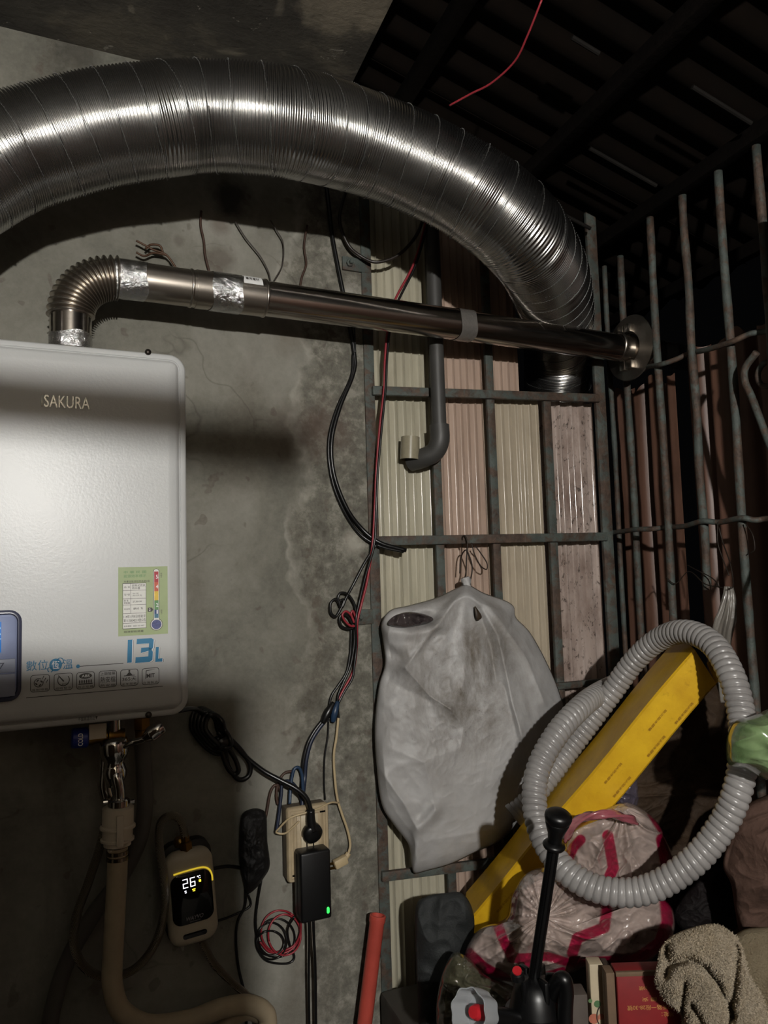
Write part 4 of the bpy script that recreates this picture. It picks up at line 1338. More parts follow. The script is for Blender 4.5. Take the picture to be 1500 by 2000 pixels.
obj('cord_tail', wire([PW(402, 1400, 0.03), PW(388, 1388, 0.05), PW(372, 1384, 0.08), PW(350, 1388, 0.10)], 0.004, 8), M_CORD, hank, smooth=180)
obj('cord_tie', along(lathe([(0.017, 0), (0.019, 0.004), (0.019, 0.012), (0.016, 0.016)], 16), PW(428, 1440, 0.03), PW(436, 1460, 0.03)), M_CORD, hank)

# adapter with green light
M_ADAPT = simple('matt_black_adapter', '#0b0b0c', 0.42, var=0.2)
adp = thing('power_adapter', PW(612, 1800, 0.05), 'black power adapter with a lit green light', 'adapter')
aw = (PW(647, 1730, 0.075) - PW(589, 1730, 0.075)).length
ah = PW(610, 1663, 0.075).z - PW(610, 1800, 0.075).z
ac = PW(618, 1731, 0.075)
obj('adapter_body', xf(box((-aw / 2, -0.034, -ah / 2), (aw / 2, 0, ah / 2), 0.004, 3), frame(ac, U, N, W)), M_ADAPT, adp)
obj('rear_half', xf(box((-aw / 2 - 0.0006, -0.036, -ah / 2 + 0.006), (aw / 2 + 0.0006, -0.017, ah / 2 - 0.004), 0.003, 2), frame(ac, U, N, W)), M_ADAPT, adp)
M_GREENLED = emit('green_led', '#35ff5a', 1.6)
obj('green_light', xf(plate(0.0045, 0.0105, 0.0022, [(0, -0.001), (0, 0.0006), (0.0005, 0.0009)], 4), frame(ac + U * (aw / 2 - 0.007) - W * (ah / 2 - 0.014), U, N, W)), M_GREENLED, adp, label='lit green indicator')
for (xa, xb) in ((603, 604), (612, 617)):
    obj('output_lead', wire([PW(xa, 1796, 0.055), PW(xa + 1, 1830, 0.05), PW(xb - 1, 1900, 0.04), PW(xb, 2000, 0.035), PW(xb + 3, 2200, 0.03)], 0.0026 if xa > 605 else 0.0022, 8), M_CORD, adp, smooth=180)
obj('prong_block', xf(box((-0.012, -0.05, 0.0), (0.012, -0.03, 0.03), 0.002), frame(ac, U, N, W)), M_ADAPT, adp)

# ------------------------------------------------------------------ loose wiring on the wall
M_RED = simple('red_wire', '#8f2a33', 0.4, var=0.15)
M_NAVY = simple('navy_wire', '#1d2538', 0.4, var=0.2)
M_BLUEW = simple('blue_wire', '#223750', 0.4, var=0.2)
M_IVORY = simple('ivory_wire', '#b5a27f', 0.5, var=0.1)
M_BROWNW = simple('rusty_wire', '#402b20', 0.6, var=0.3)
wt('black_cable', 'thick black cable sweeping down left of the steel pole', 'cable', [(636, 350), (642, 400), (649, 460), (662, 530), (678, 610), (692, 690), (690, 730), (664, 795), (648, 860), (652, 925), (676, 990), (706, 1032), (742, 1060, 0.02), (793, 1075, 0.03)], 0.0042, M_CORD)
wt('black_cable', 'thin black cable running alongside the thick sweeping one', 'cable', [(690, 690), (686, 735), (657, 800), (642, 862), (647, 930), (668, 990), (700, 1040), (740, 1066, 0.02), (788, 1078, 0.03)], 0.003, M_CORD)
wt('looped_cable', 'dark cable hanging in a loop under the duct', 'cable', [(684, 350), (668, 400), (664, 436), (680, 478), (704, 500), (735, 512, 0.03), (775, 500, 0.04), (806, 470, 0.05), (822, 440, 0.06), (830, 400, 0.06)], 0.0034, simple('dark_brown_cable', '#241d18', 0.4), 0.02)
wt('red_wire', 'red wire running down beside the steel pole', 'wire', [(838, 400, 0.05), (825, 460, 0.05), (806, 520, 0.04), (772, 585, 0.03), (758, 640, 0.03), (752, 700, 0.03), (750, 760, 0.03), (742, 830, 0.03), (735, 920, 0.03), (732, 990, 0.03), (728, 1060, 0.03), (718, 1130, 0.025), (706, 1180, 0.02), (698, 1215, 0.02), (697, 1260, 0.012), (690, 1310, 0.012), (672, 1345, 0.012), (660, 1368, 0.012)], 0.0024, M_RED)
wt('black_wire', 'black wire twinned with the red wire down the pole', 'wire', [(842, 400, 0.055), (829, 460, 0.055), (810, 522, 0.045), (777, 590, 0.034), (762, 642, 0.034), (756, 702, 0.034), (753, 762, 0.034), (746, 832, 0.034), (738, 922, 0.034), (735, 992, 0.034), (731, 1062, 0.034), (714, 1125, 0.025), (702, 1175, 0.02), (695, 1212, 0.022), (696, 1262, 0.016), (692, 1300, 0.016), (688, 1325, 0.016), (672, 1352, 0.014), (655, 1385, 0.014)], 0.0024, M_CORD)
wt('knotted_wire', 'black wire knotted in two small loops left of the bracket', 'wire', [(736, 1062, 0.03), (712, 1100, 0.02), (690, 1142), (676, 1168), (668, 1186), (662, 1176), (672, 1172), (664, 1192), (655, 1204), (646, 1196), (646, 1178), (656, 1170), (664, 1180), (660, 1168), (666, 1158), (680, 1162), (692, 1180), (696, 1205), (696, 1220), (684, 1228), (668, 1224), (663, 1210), (668, 1200), (680, 1204), (688, 1218)], 0.0026, M_CORD, 0.014)
wt('red_loop', 'small tangled red wire loop beside the bracket', 'wire', [(697, 1222), (684, 1222), (672, 1210), (669, 1200), (676, 1194), (686, 1202), (692, 1216), (686, 1200), (690, 1194), (698, 1216)], 0.0022, M_RED, 0.02)
wt('black_wire', 'black wire curving from the knot to the taped joint', 'wire', [(686, 1228), (685, 1265), (682, 1290), (676, 1315), (660, 1340), (648, 1358), (643, 1380), (646, 1398)], 0.0026, M_CORD)
wt('black_wire', 'second black wire inside the bundle below the knot', 'wire', [(692, 1228), (692, 1255), (688, 1285), (682, 1308), (670, 1335), (660, 1360), (660, 1385), (661, 1404)], 0.0026, M_CORD, 0.013)
jt = thing('taped_joint', PW(645, 1405, 0.012), 'blue and black taped wire joint on the wall', 'joint')
obj('black_tape', tube(spline([PW(652, 1372, 0.014), PW(640, 1392, 0.014), PW(630, 1412, 0.013)], 8), 0.006, 10, rf=lambda s_, a_: 0.0042 + 0.0035 * math.sin(min(1, s_ / 0.045) * math.pi)), M_CORD, jt, smooth=180)
obj('blue_tape', tube(spline([PW(660, 1370, 0.016), PW(654, 1390, 0.018), PW(650, 1410, 0.016)], 8), 0.006, 10, rf=lambda s_, a_: 0.0035 + 0.003 * math.sin(min(1, s_ / 0.04) * math.pi)), M_BLUEW, jt, smooth=180)
wt('navy_cable', 'navy cable bending from the taped joint down to the outlet', 'cable', [(640, 1402), (622, 1424), (607, 1450), (598, 1485), (595, 1520), (592, 1548, 0.02), (590, 1578, 0.025)], 0.0042, M_NAVY, 0.01)
wt('black_cable', 'black cable beside the navy cable above the outlet', 'cable', [(634, 1402), (614, 1428), (600, 1455), (592, 1490), (590, 1525), (588, 1555, 0.02)], 0.0036, M_CORD, 0.01)
wt('thin_wire', 'thin black wire hanging straight to the outlet corner', 'wire', [(642, 1405), (640, 1440), (634, 1480), (633, 1530), (635, 1562)], 0.0016, M_CORD)
iv = thing('ivory_plug', PW(668, 1690, 0.03), 'small ivory plug dangling on an ivory cord beside the outlet', 'plug')
obj('cord', tube(spline([PW(x, y, 0.014) for x, y in ((661, 1402), (657, 1440), (652, 1475), (654, 1520), (659, 1560), (668, 1590), (679, 1622), (684, 1650), (679, 1672))], 8), 0.0024, 8), M_IVORY, iv, smooth=180)
obj('plug_body', xf(box((-0.013, -0.007, -0.008), (0.013, 0.007, 0.008), 0.003, 2), frame(PW(665, 1683, 0.018), (U * 0.95 + W * 0.3).normalized(), N, (W * 0.95 - U * 0.3).normalized())), M_IVORY, iv)
obj('plug_collar', cyl(PW(674, 1678, 0.016), PW(681, 1666, 0.016), 0.005), M_IVORY, iv)
for k_ in (-0.004, 0.004):
    q = PW(655, 1690, 0.018) + W * k_
    obj('prong', xf(box((-0.010, -0.0006, -0.0022), (0, 0.0006, 0.0022)), frame(q, U, N, W)), M_BRASS, iv)
wt('ivory_wire', 'bare ivory wire tied across the outlet face', 'wire', [(661, 1568, 0.03), (645, 1568, 0.045), (620, 1580, 0.055), (595, 1588, 0.055), (566, 1598, 0.05), (545, 1618, 0.035), (540, 1626, 0.03), (556, 1628, 0.035), (572, 1616, 0.045), (584, 1604, 0.05)], 0.0017, M_IVORY)
wt('blue_wire', 'blue wire loop standing above the outlet box', 'wire', [(592, 1548, 0.02), (590, 1515, 0.02), (584, 1500, 0.02), (575, 1502, 0.02), (570, 1520, 0.02), (567, 1545, 0.022), (566, 1570, 0.028)], 0.003, M_BLUEW)
wt('navy_wire', 'navy wire bent down left of the outlet box', 'wire', [(588, 1560, 0.02), (580, 1540, 0.02), (565, 1526, 0.02), (552, 1530, 0.02), (549, 1555, 0.022), (545, 1590, 0.024), (540, 1624, 0.026)], 0.003, M_NAVY)
wt('brown_wire', 'thin brown looped wire between the tape bundle and outlet', 'wire', [(574, 1506), (556, 1510), (544, 1528), (540, 1552), (543, 1570), (549, 1560), (546, 1540), (537, 1534), (528, 1548), (522, 1580), (518, 1600)], 0.0026, M_BROWNW, 0.012)
# taped black bundle with leads
M_TAPE = simple('wrinkled_black_tape', '#0c0b0b', 0.62, var=0.3, scale=60, bump=0.4)
dW = lambda off: (lambda x, y: (PW(x, y, off) - CAM).dot(Fwd))
g, A = pillow([(472, 1592), (490, 1580), (508, 1580), (520, 1592), (522, 1640), (527, 1690), (515, 1715), (500, 1735), (482, 1745), (474, 1715), (468, 1680), (468, 1630)], (495, 1655), dW(0.02), 0.022, 0.015,
              lambda x, y, t_: 0.004 * rid(x, y, 0.04, 1.0) + 0.002 * rid(x, y, 0.13, 4.0), 90, 24)
bun = thing('taped_bundle', PW(495, 1740, 0.02), 'lumpy black taped wire bundle left of the outlet', 'bundle')
obj('tape_wrap', g, M_TAPE, bun, smooth=180)
obj('lead', wire([PW(480, 1735, 0.015), PW(478, 1770, 0.012), PW(464, 1800, 0.012), (PW(461, 1840, 0.012)), PW(466, 1890, 0.012), PW(478, 1945, 0.02), PW(482, 2010, 0.02)], 0.0024, 8), M_CORD, bun, smooth=180)
obj('lead', wire([PW(470, 1695, 0.02), PW(445, 1692, 0.03), PW(412, 1697, 0.04)], 0.003, 8), M_CORD, bun, smooth=180)
obj('lead', wire([PW(510, 1720, 0.015), PW(503, 1760, 0.012), PW(499, 1800, 0.012), PW(503, 1840, 0.012)], 0.0024, 8), M_CORD, bun, smooth=180)
obj('lead', wire([PW(484, 1745, 0.01), PW(488, 1770, 0.01), PW(450, 1790, 0.012), PW(420, 1800, 0.02)], 0.002, 8), M_CORD, bun, smooth=180)
cr = thing('wire_coil', PW(545, 1890, 0.012), 'coil of red and black wire hanging under the adapter', 'coil')
def loop(cx_, cy_, rx, ry, ph, n_, off):
    return [PW(cx_ + rx * math.cos(ph + 2 * math.pi * i / n_), cy_ - ry * math.sin(ph + 2 * math.pi * i / n_), off + 0.002 * math.sin(i * 2.1)) for i in range(n_)]
for (cx_, cy_, rx, ry, mt, off) in ((540, 1832, 36, 38, M_CORD, 0.012), (530, 1838, 30, 36, M_CORD, 0.016), (548, 1820, 38, 42, M_RED, 0.014), (556, 1826, 32, 40, M_RED, 0.018), (528, 1842, 27, 24, M_CORD, 0.019)):
    q = spline(loop(cx_, cy_, rx, ry, cx_ * 0.3, 10, off), 5, True)
    obj('wire_turn', tube(q + [q[0]], 0.0017, 6), mt, cr, smooth=180)
obj('wire_turn', wire([PW(575, 1790, 0.03), PW(562, 1815, 0.02), PW(566, 1845, 0.014), PW(575, 1870, 0.014), PW(560, 1882, 0.014), PW(520, 1876, 0.014), PW(502, 1845, 0.014), PW(510, 1810, 0.014)], 0.0019, 6), M_CORD, cr, smooth=180)
obj('wire_turn', wire([PW(588, 1795, 0.035), PW(586, 1825, 0.02), PW(570, 1850, 0.015), PW(530, 1860, 0.015), PW(508, 1840, 0.015)], 0.0019, 6), M_RED, cr, smooth=180)

# stray wires sticking out of the wall above the flue
wt('rusty_wire', 'rusty wire stub poking down behind the flue elbow', 'wire', [(393, 412), (392, 440), (398, 470), (401, 500), (410, 535)], 0.0022, M_BROWNW)
tw = thing('frayed_wire', PW(340, 515, 0.01), 'frayed copper wire ends above the foil-taped pipe', 'wire')
for q in ([(345, 525), (325, 498), (300, 488), (285, 480), (266, 470)], [(325, 498), (300, 494), (282, 500), (266, 493)], [(318, 492), (312, 480), (295, 478), (284, 486)]):
    obj('strand', wire([PW(x, y, 0.02 + 0.001 * i) for i, (x, y) in enumerate(q)], 0.0020, 6), simple('copper_wire', '#4f3624', 0.5, 0.3), tw, smooth=180)
wt('thin_wire', 'thin grey wire curling down to the flue hanger', 'wire', [(460, 433), (480, 465), (508, 500), (524, 530), (530, 552), (540, 540), (552, 515), (553, 475), (540, 450), (528, 430)], 0.0013, simple('grey_thin_wire', '#3b3530', 0.6), 0.012)
wt('rusty_wire', 'kinked rusty wire right of the paper sticker', 'wire', [(600, 440), (594, 480), (598, 515), (590, 540), (586, 560)], 0.0022, M_BROWNW)
wt('thin_wire', 'short dark wire tail hanging below the flue pipe', 'wire', [(692, 640), (693, 660), (694, 690)], 0.002, M_CORD, 0.012)
a, b = P(1022, 70, 1.5), P(880, 205, 1.62)
obj('ceiling_wire', wire([P(1058, 0, 1.10), P(1030, 70, 1.13), P(1005, 120, 1.16), P(960, 162, 1.19), P(920, 183, 1.21), P(878, 206, 1.23)], 0.0016, 8), M_RED, smooth=180, label='red wire drooping under the dark roof', cat='wire')

# grey drain pipe with elbow
M_PVC = simple('grey_pvc_pipe', '#3f3e3c', 0.5, var=0.15, scale=20)
dr = thing('drain_pipe', PG(845, 905, 0.035), 'grey upright drain pipe with an elbow in front of the sheets', 'pipe')
pv = PG(853, 700, 0.040)
zt_, zb_ = PG(853, 380, 0.04).z, PG(855, 842, 0.04).z
obj('pipe_tube', cyl(Vector((pv.x, pv.y, zb_)), Vector((pv.x, pv.y, zt_)), 0.0145, 24), M_PVC, dr, smooth=50)
el = [Vector((pv.x, pv.y, zb_ + 0.012)), Vector((pv.x, pv.y, zb_ - 0.018)), Vector((pv.x - 0.008, pv.y + 0.010, zb_ - 0.040)), Vector((pv.x - 0.026, pv.y + 0.026, zb_ - 0.050)), Vector((pv.x - 0.042, pv.y + 0.050, zb_ - 0.054))]
obj('elbow', tube(spline(el, 8), 0.0195, 24), M_PVC, dr, smooth=60)
pe = obj('plastic_sleeve', along(lathe([(0.019, 0), (0.0185, 0.045), (0.0175, 0.045), (0.018, 0)], 24, False), PG(800, 898, 0.012), PG(803, 800, 0.012)), simple('milky_plastic', '#8f8873', 0.3, var=0.15, scale=60), dr)
# ------------------------------------------------------------------ white plastic bag on its wire hook
def bag_mat():
    t = NT('dirty_white_plastic')
    co = t.coord('pos')
    base = t.ramp(t.noise(co, 7, 6, 0.65), [(0.3, '#9a9896'), (0.7, '#b9b8b8')])
    dirt = t.ramp(t.noise(t.coord('pos', (1, 1, 0.6)), 13, 8, 0.75, 0.4), [(0.37, 0.0), (0.70, 1.0)])
    at = t.n('Attribute', _attribute_name='mask')
    c = t.mix(t.math('MULTIPLY', t.math('MULTIPLY', dirt, at.outputs['Fac']), 1.1), base, '#544a3c')
    sp = t.ramp(t.noise(co, 95, 4, 0.7), [(0.66, 0.0), (0.70, 1.0)])
    c = t.mix(t.math('MULTIPLY', t.math('MULTIPLY', sp, at.outputs['Fac']), 0.5), c, '#2c2a24')
    t.set(c, 0.52)
    t.bump(t.noise(co, 70, 4, 0.6, 0.4), 0.10, 0.004)
    return t.m
M_BAG = bag_mat()
TIE = (910, 1140)
dG = lambda off: (lambda x, y: (PG(x, y, off) - CAM).dot(Fwd))
bag = thing('plastic_bag', PG(850, 1700, 0.05), 'large grimy white plastic bag hung from the grille by wire', 'bag')
bag_out = [(906, 1142), (918, 1143), (945, 1158), (985, 1172), (1004, 1185), (1008, 1206), (1036, 1236), (1066, 1290), (1090, 1345), (1102, 1392), (1094, 1430), (1064, 1480), (1036, 1540), (1014, 1600), (980, 1640), (930, 1664), (880, 1688), (830, 1702), (810, 1706), (804, 1690), (798, 1650), (770, 1612), (746, 1572), (736, 1500), (732, 1420), (740, 1340), (752, 1296), (748, 1250), (745, 1218), (762, 1192), (800, 1182), (850, 1168), (884, 1152)]
BAG_FOLDS = [([(912, 1150), (940, 1185), (972, 1240), (986, 1300), (1000, 1370), (1020, 1440)], 0.020, 13), ([(905, 1150), (870, 1200), (832, 1250), (792, 1304)], 0.018, 13),
    ([(925, 1158), (975, 1210), (1030, 1290), (1062, 1370)], 0.014, 14), ([(895, 1156), (850, 1176), (790, 1190)], 0.010, 12), ([(910, 1160), (912, 1260), (905, 1340)], 0.008, 22),
    ([(935, 1190), (958, 1260), (968, 1330)], -0.012, 12), ([(792, 1304), (840, 1360), (880, 1385)], 0.010, 12), ([(880, 1385), (905, 1420), (900, 1460)], 0.010, 16), ([(760, 1330), (840, 1370)], -0.006, 16),
    ([(1020, 1400), (1000, 1480), (960, 1540)], 0.006, 20), ([(740, 1500), (790, 1570), (815, 1620)], 0.012, 14), ([(760, 1460), (830, 1490), (850, 1580)], 0.006, 18), ([(850, 1640), (960, 1620)], 0.005, 16), ([(985, 1340), (1010, 1440), (1040, 1500)], -0.008, 10)]
def bag_disp(x, y, t_):
    dx, dy = x - TIE[0], y - TIE[1]
    r_ = math.hypot(dx, dy) + 1
    th = math.atan2(dx, max(dy, 1))
    k_ = min(1.0, r_ / 60) * max(0.0, 1 - r_ / 520)
    f = 0.010 * k_ * noise.noise(Vector((th * 4.2, r_ * 0.0015, 2.0)))
    for pl, amp, w_ in BAG_FOLDS:
        dd = seg_dist(x, y, pl)
        f += amp * math.exp(-dd / w_)
    f += 0.006 * (rid(x, y, 0.008, 5.0) - 0.4) * min(1, t_ * 2) + 0.002 * (rid(x, y, 0.021, 9.0) - 0.5) + 0.0010 * (rid(x + 25 * nz(x, y, 0.01, 3), y, 0.045, 31.0) ** 3 - 0.2)
    # folded lower-left corner and the slack lip at the upper left
    f += 0.010 * math.exp(-(seg_dist(x, y, [(803, 1700), (815, 1620), (850, 1585)]) / 12) ** 2)
    f += 0.012 * math.exp(-(seg_dist(x, y, [(752, 1225), (800, 1236), (860, 1222)]) / 14) ** 2)
    f -= 0.016 * math.exp(-(seg_dist(x, y, [(770, 1212), (830, 1208)]) / 16) ** 2)
    f -= 0.012 * math.exp(-(seg_dist(x, y, [(760, 1275), (800, 1290), (850, 1240)]) / 14) ** 2)
    return f
def bag_mask(x, y):
    d = math.hypot((x - 905) / 150, (y - 1330) / 190)
    return max(0.12, min(1.0, 1.35 - d))
g, A = pillow(bag_out, (905, 1430), dG(0.035), 0.062, 0.02, bag_disp, 280, 120, 0.42, attr=bag_mask)
obj('bag_body', g, M_BAG, bag, smooth=180, attr={'mask': A})
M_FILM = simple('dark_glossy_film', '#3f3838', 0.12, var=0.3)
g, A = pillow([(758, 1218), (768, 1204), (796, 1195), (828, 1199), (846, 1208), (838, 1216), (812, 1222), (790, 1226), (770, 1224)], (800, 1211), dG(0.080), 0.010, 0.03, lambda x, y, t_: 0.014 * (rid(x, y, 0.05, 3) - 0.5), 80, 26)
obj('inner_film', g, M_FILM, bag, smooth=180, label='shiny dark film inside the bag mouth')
M_SHADOWP = simple('brown_inner_plastic', '#3b2e22', 0.5, var=0.3)
g, A = pillow([(927, 1184), (933, 1190), (941, 1203), (939, 1209), (932, 1211), (928, 1202)], (933, 1199), dG(0.090), 0.004, 0.03, lambda x, y, t_: 0, 40, 8)
obj('tear', g, M_SHADOWP, bag, smooth=180, label='small tear near the tie')
obj('twisted_neck', tube(spline([PG(911, 1148, 0.035), PG(911, 1138, 0.035), PG(908, 1128, 0.035)], 6), 0.008, 12, rf=lambda s_, a_: 0.0085 + 0.002 * math.sin(a_ * 5 + s_ * 300)), M_BAG, bag, smooth=180, attr=None)
M_WIRE = simple('rusty_tie_wire', '#2d241d', 0.55, 0.4)
hk = thing('wire_hook', PG(912, 1140, 0.03), 'rusty wire hook holding the white bag on the grille', 'hook')
obj('hook_strand', wire([PG(903, 1068, 0.0), PG(903, 1050, 0.018), PG(909, 1047, 0.024), PG(913, 1062, 0.026), PG(911, 1090, 0.028), PG(910, 1118, 0.03), PG(906, 1138, 0.036), PG(914, 1140, 0.036), PG(920, 1128, 0.03), PG(922, 1105, 0.03), PG(914, 1080, 0.03), PG(908, 1075, 0.026), PG(900, 1090, 0.01), PG(898, 1120, 0.01)], 0.0014, 6), M_WIRE, hk, smooth=180)
obj('hook_strand', wire([PG(921, 1060, 0.018), PG(926, 1080, 0.022), PG(938, 1104, 0.024), PG(950, 1112, 0.024), PG(951, 1100, 0.024), PG(940, 1082, 0.022), PG(928, 1066, 0.02)], 0.0013, 6), M_WIRE, hk, smooth=180)

# ------------------------------------------------------------------ long yellow carton
def yellow_mat():
    t = NT('yellow_carton')
    co = t.coord('pos')
    c = t.ramp(t.noise(co, 18, 5), [(0.3, '#c6981a'), (0.7, '#e0b423')])
    st = t.ramp(t.noise(co, 60, 4, 0.6), [(0.62, 0.0), (0.70, 1.0)])
    c = t.mix(t.math('MULTIPLY', st, 0.25), c, '#8a5f10')
    t.set(c, 0.35)
    t.bump(t.noise(co, 50, 4), 0.12, 0.004)
    return t.m
M_YEL = yellow_mat()
M_YPRINT = simple('brown_print', '#9c6c12', 0.5, var=0.2)
ya, yb = P(903, 1812, 1.33), P(1356, 1268, 1.25)          # the edge nearest the viewer
ax_y = (yb - ya).normalized()
vmid = ((ya + yb) / 2 - CAM).normalized()
e2 = -(vmid - ax_y * vmid.dot(ax_y)).normalized()         # towards the viewer
e1 = ax_y.cross(e2)
if e1.dot(Rgt) < 0:
    e1 = -e1                                              # towards the lower right
ph_y = R(17)
dirB = (e1 * math.cos(ph_y) - e2 * math.sin(ph_y)).normalized()      # across the bright side
dirD = (-e1 * math.sin(ph_y) - e2 * math.cos(ph_y)).normalized()     # across the dark side
wB, wD = 0.062, 0.12
Ly = (yb - ya).length
ych = thing('yellow_carton', (ya + dirB * wB), 'long yellow cardboard carton leaning diagonally behind the pump', 'carton')
sec0 = [(0, 0), (wB, 0), (wB, wD), (0, wD)]
V, F = [], []
def ypt(s_, b_, d_):
    return ya + ax_y * s_ + dirB * b_ + dirD * d_
bv = 0.003
sec = [(bv, 0), (wB - bv, 0), (wB, bv), (wB, wD - bv), (wB - bv, wD), (bv, wD), (0, wD - bv), (0, bv)]
NS = 14
for i in range(NS + 1):
    s_ = Ly * i / NS
    for b_, d_ in sec:
        cut_ = 0.0
        if i == NS:
            cut_ = -0.024 * max(0, b_ / wB)
        if i == 0:
            cut_ = 0.02 * max(0, b_ / wB)
        V.append(ypt(s_ + cut_, b_ + 0.0012 * math.sin(s_ * 21), d_))
for i in range(NS):
    for k_ in range(8):
        p, q = i * 8 + k_, i * 8 + (k_ + 1) % 8
        F.append((p, q, q + 8, p + 8))
F += [tuple(range(7, -1, -1)), tuple(range(NS * 8, NS * 8 + 8))]
bmx = bmesh.new()
vs_ = [bmx.verts.new(v) for v in V]
for f in F:
    bmx.faces.new([vs_[i] for i in f])
bmesh.ops.recalc_face_normals(bmx, faces=bmx.faces[:])
obj('carton_body', from_bm(bmx), M_YEL, ych, smooth=25)
# end flap folded over the top
obj('end_flap', add(([ypt(Ly - 0.022, wB + 0.0005, 0.004), ypt(Ly - 0.004, wB * 0.5, 0.004), ypt(Ly + 0.012, wB * 0.62, 0.03), ypt(Ly - 0.012, wB + 0.010, 0.03),
                      ypt(Ly - 0.024, wB + 0.0005, 0.006), ypt(Ly - 0.006, wB * 0.5, 0.006), ypt(Ly + 0.010, wB * 0.62, 0.032), ypt(Ly - 0.014, wB + 0.010, 0.032)],
                     [(0, 1, 2, 3), (7, 6, 5, 4), (0, 4, 5, 1), (1, 5, 6, 2), (2, 6, 7, 3), (3, 7, 4, 0)])), M_YEL, ych, smooth=None)
# lines of small print along the carton
nb_ = (dirB.cross(ax_y)).normalized()
if nb_.dot(e2) < 0:
    nb_ = -nb_
for row, ss in ((0.40, (0.12, 0.30, 0.45, 0.58)), (0.80, (0.16, 0.24, 0.34, 0.44, 0.54, 0.62))):
    for j_, s_ in enumerate(ss):
        b0 = ypt(s_ * Ly / 0.70, wB * row, 0) + nb_ * 0.0015
        obj('printed_line', quad_map(text('防火防水膠條', 0.01), b0, b0 - ax_y * 0.045, b0 + dirB * 0.0042, nb_), M_YPRINT, ych, smooth=None)

# ------------------------------------------------------------------ grey spiral hose
M_SPIRAL = NT('grey_spiral_hose')
M_SPIRAL.bump(M_SPIRAL.noise(M_SPIRAL.coord('pos'), 120, 3), 0.05, 0.002)
M_SPIRAL = M_SPIRAL.set(M_SPIRAL.ramp(M_SPIRAL.noise(M_SPIRAL.coord('pos'), 16, 5), [(0.3, '#7d7a78'), (0.7, '#999694')]), 0.3)
RH = 0.0195
hp_ = [(1003, 1592, 1.38), (1030, 1568, 1.385), (1062, 1530, 1.39), (1120, 1452, 1.40), (1190, 1358, 1.39), (1240, 1290, 1.37), (1290, 1247, 1.33), (1340, 1234, 1.27), (1392, 1258, 1.21), (1428, 1318, 1.16), (1446, 1385, 1.13), (1452, 1450, 1.10), (1444, 1530, 1.08), (1412, 1610, 1.08), (1350, 1686, 1.085), (1262, 1738, 1.10), (1175, 1738, 1.12), (1105, 1700, 1.15), (1062, 1640, 1.19), (1044, 1570, 1.23), (1052, 1500, 1.26), (1090, 1430, 1.29), (1138, 1378, 1.34), (1174, 1352, 1.42), (1206, 1336, 1.50)]
hpath = resample(spline([P(*c) for c in hp_], 20), 0.00092)
PH_ = 0.0105
def hose_r(s_, a_):
    u_ = (s_ / PH_ + a_ / (2 * math.pi)) % 1.0
    return RH + 0.0034 * (abs(math.cos(math.pi * u_)) ** 0.5) - 0.0026
hose = thing('spiral_hose', P(1175, 1760, 1.07), 'grey ribbed vacuum hose coiled in a big loop over the yellow carton', 'hose')
obj('hose_tube', tube(hpath, RH, 36, False, hose_r), M_SPIRAL, hose, smooth=180)
fr0 = frames(hpath)[0]
cuff = along(lathe([(RH + 0.0012, -0.002), (RH + 0.002, 0.0), (RH + 0.0012, 0.006), (RH - 0.004, 0.006), (RH - 0.004, -0.002), (RH + 0.0012, -0.002)], 28, False), fr0[0], fr0[0] + fr0[3])
obj('cut_end', cuff, M_SPIRAL, hose, smooth=40)

# ------------------------------------------------------------------ pressure pump sprayer
M_PUMP = simple('black_pump_plastic', '#09090a', 0.36, var=0.2)
pmp = thing('pump_sprayer', P(1045, 2080, 1.04), 'black pump sprayer with a tall knob handle', 'sprayer')
k0, k1 = P(1092, 1584, 1.0), P(1042, 1915, 1.04)
dk = (k1 - k0).normalized()
Lk = (k1 - k0).length
obj('handle_knob', along(lathe([(0.004, 0), (0.013, 0.0012), (0.0172, 0.0045), (0.0180, 0.009), (0.0165, 0.014), (0.0152, 0.0155), (0.0158, 0.017), (0.0135, 0.024), (0.0105, 0.032), (0.0092, 0.040), (0.0090, 0.046)], 32), k0, k1), M_PUMP, pmp, smooth=60)
obj('handle_collar', along(lathe([(0.0092, 0.044), (0.0135, 0.046), (0.0150, 0.049), (0.0135, 0.052), (0.0095, 0.054)], 32), k0, k1), M_PUMP, pmp, smooth=60)
V, F = [], []
flt = lathe([(0.0078, 0.05), (0.0078, Lk)], 40)
flt = ([Vector((v.x, v.y, v.z)) * 1 if i % 5 else Vector((v.x * 0.82, v.y * 0.82, v.z)) for i, v in enumerate(flt[0])], flt[1])
obj('pump_rod', along(flt, k0, k1), M_PUMP, pmp, smooth=30)
hb = P(1045, 1925, 1.035)
base = Vector((hb.x, hb.y, ZL + 0.001))
Hh = hb.z - ZL
obj('pump_cap', along(lathe([(0.014, Hh + 0.010), (0.024, Hh + 0.004), (0.030, Hh - 0.008), (0.034, Hh - 0.022), (0.036, Hh - 0.030), (0.0415, Hh - 0.032), (0.0415, Hh - 0.040), (0.039, Hh - 0.042)], 36), base, base + W), M_PUMP, pmp, smooth=40)
obj('tank', along(lathe([(0.038, 0), (0.041, 0.003), (0.041, Hh - 0.06), (0.0395, Hh - 0.043), (0.039, Hh - 0.042)], 40), base, base + W), M_PUMP, pmp, smooth=40)
for k_ in range(5):
    a_ = R(-150 + k_ * 62)
    dv = Vector((math.cos(a_), math.sin(a_), 0))
    tv = Vector((-math.sin(a_), math.cos(a_), 0))
    obj('cap_wing', xf(box((0.014, -0.004, Hh - 0.03), (0.031, 0.004, Hh + 0.016), 0.003), frame(base, dv, tv, W)), M_PUMP, pmp)
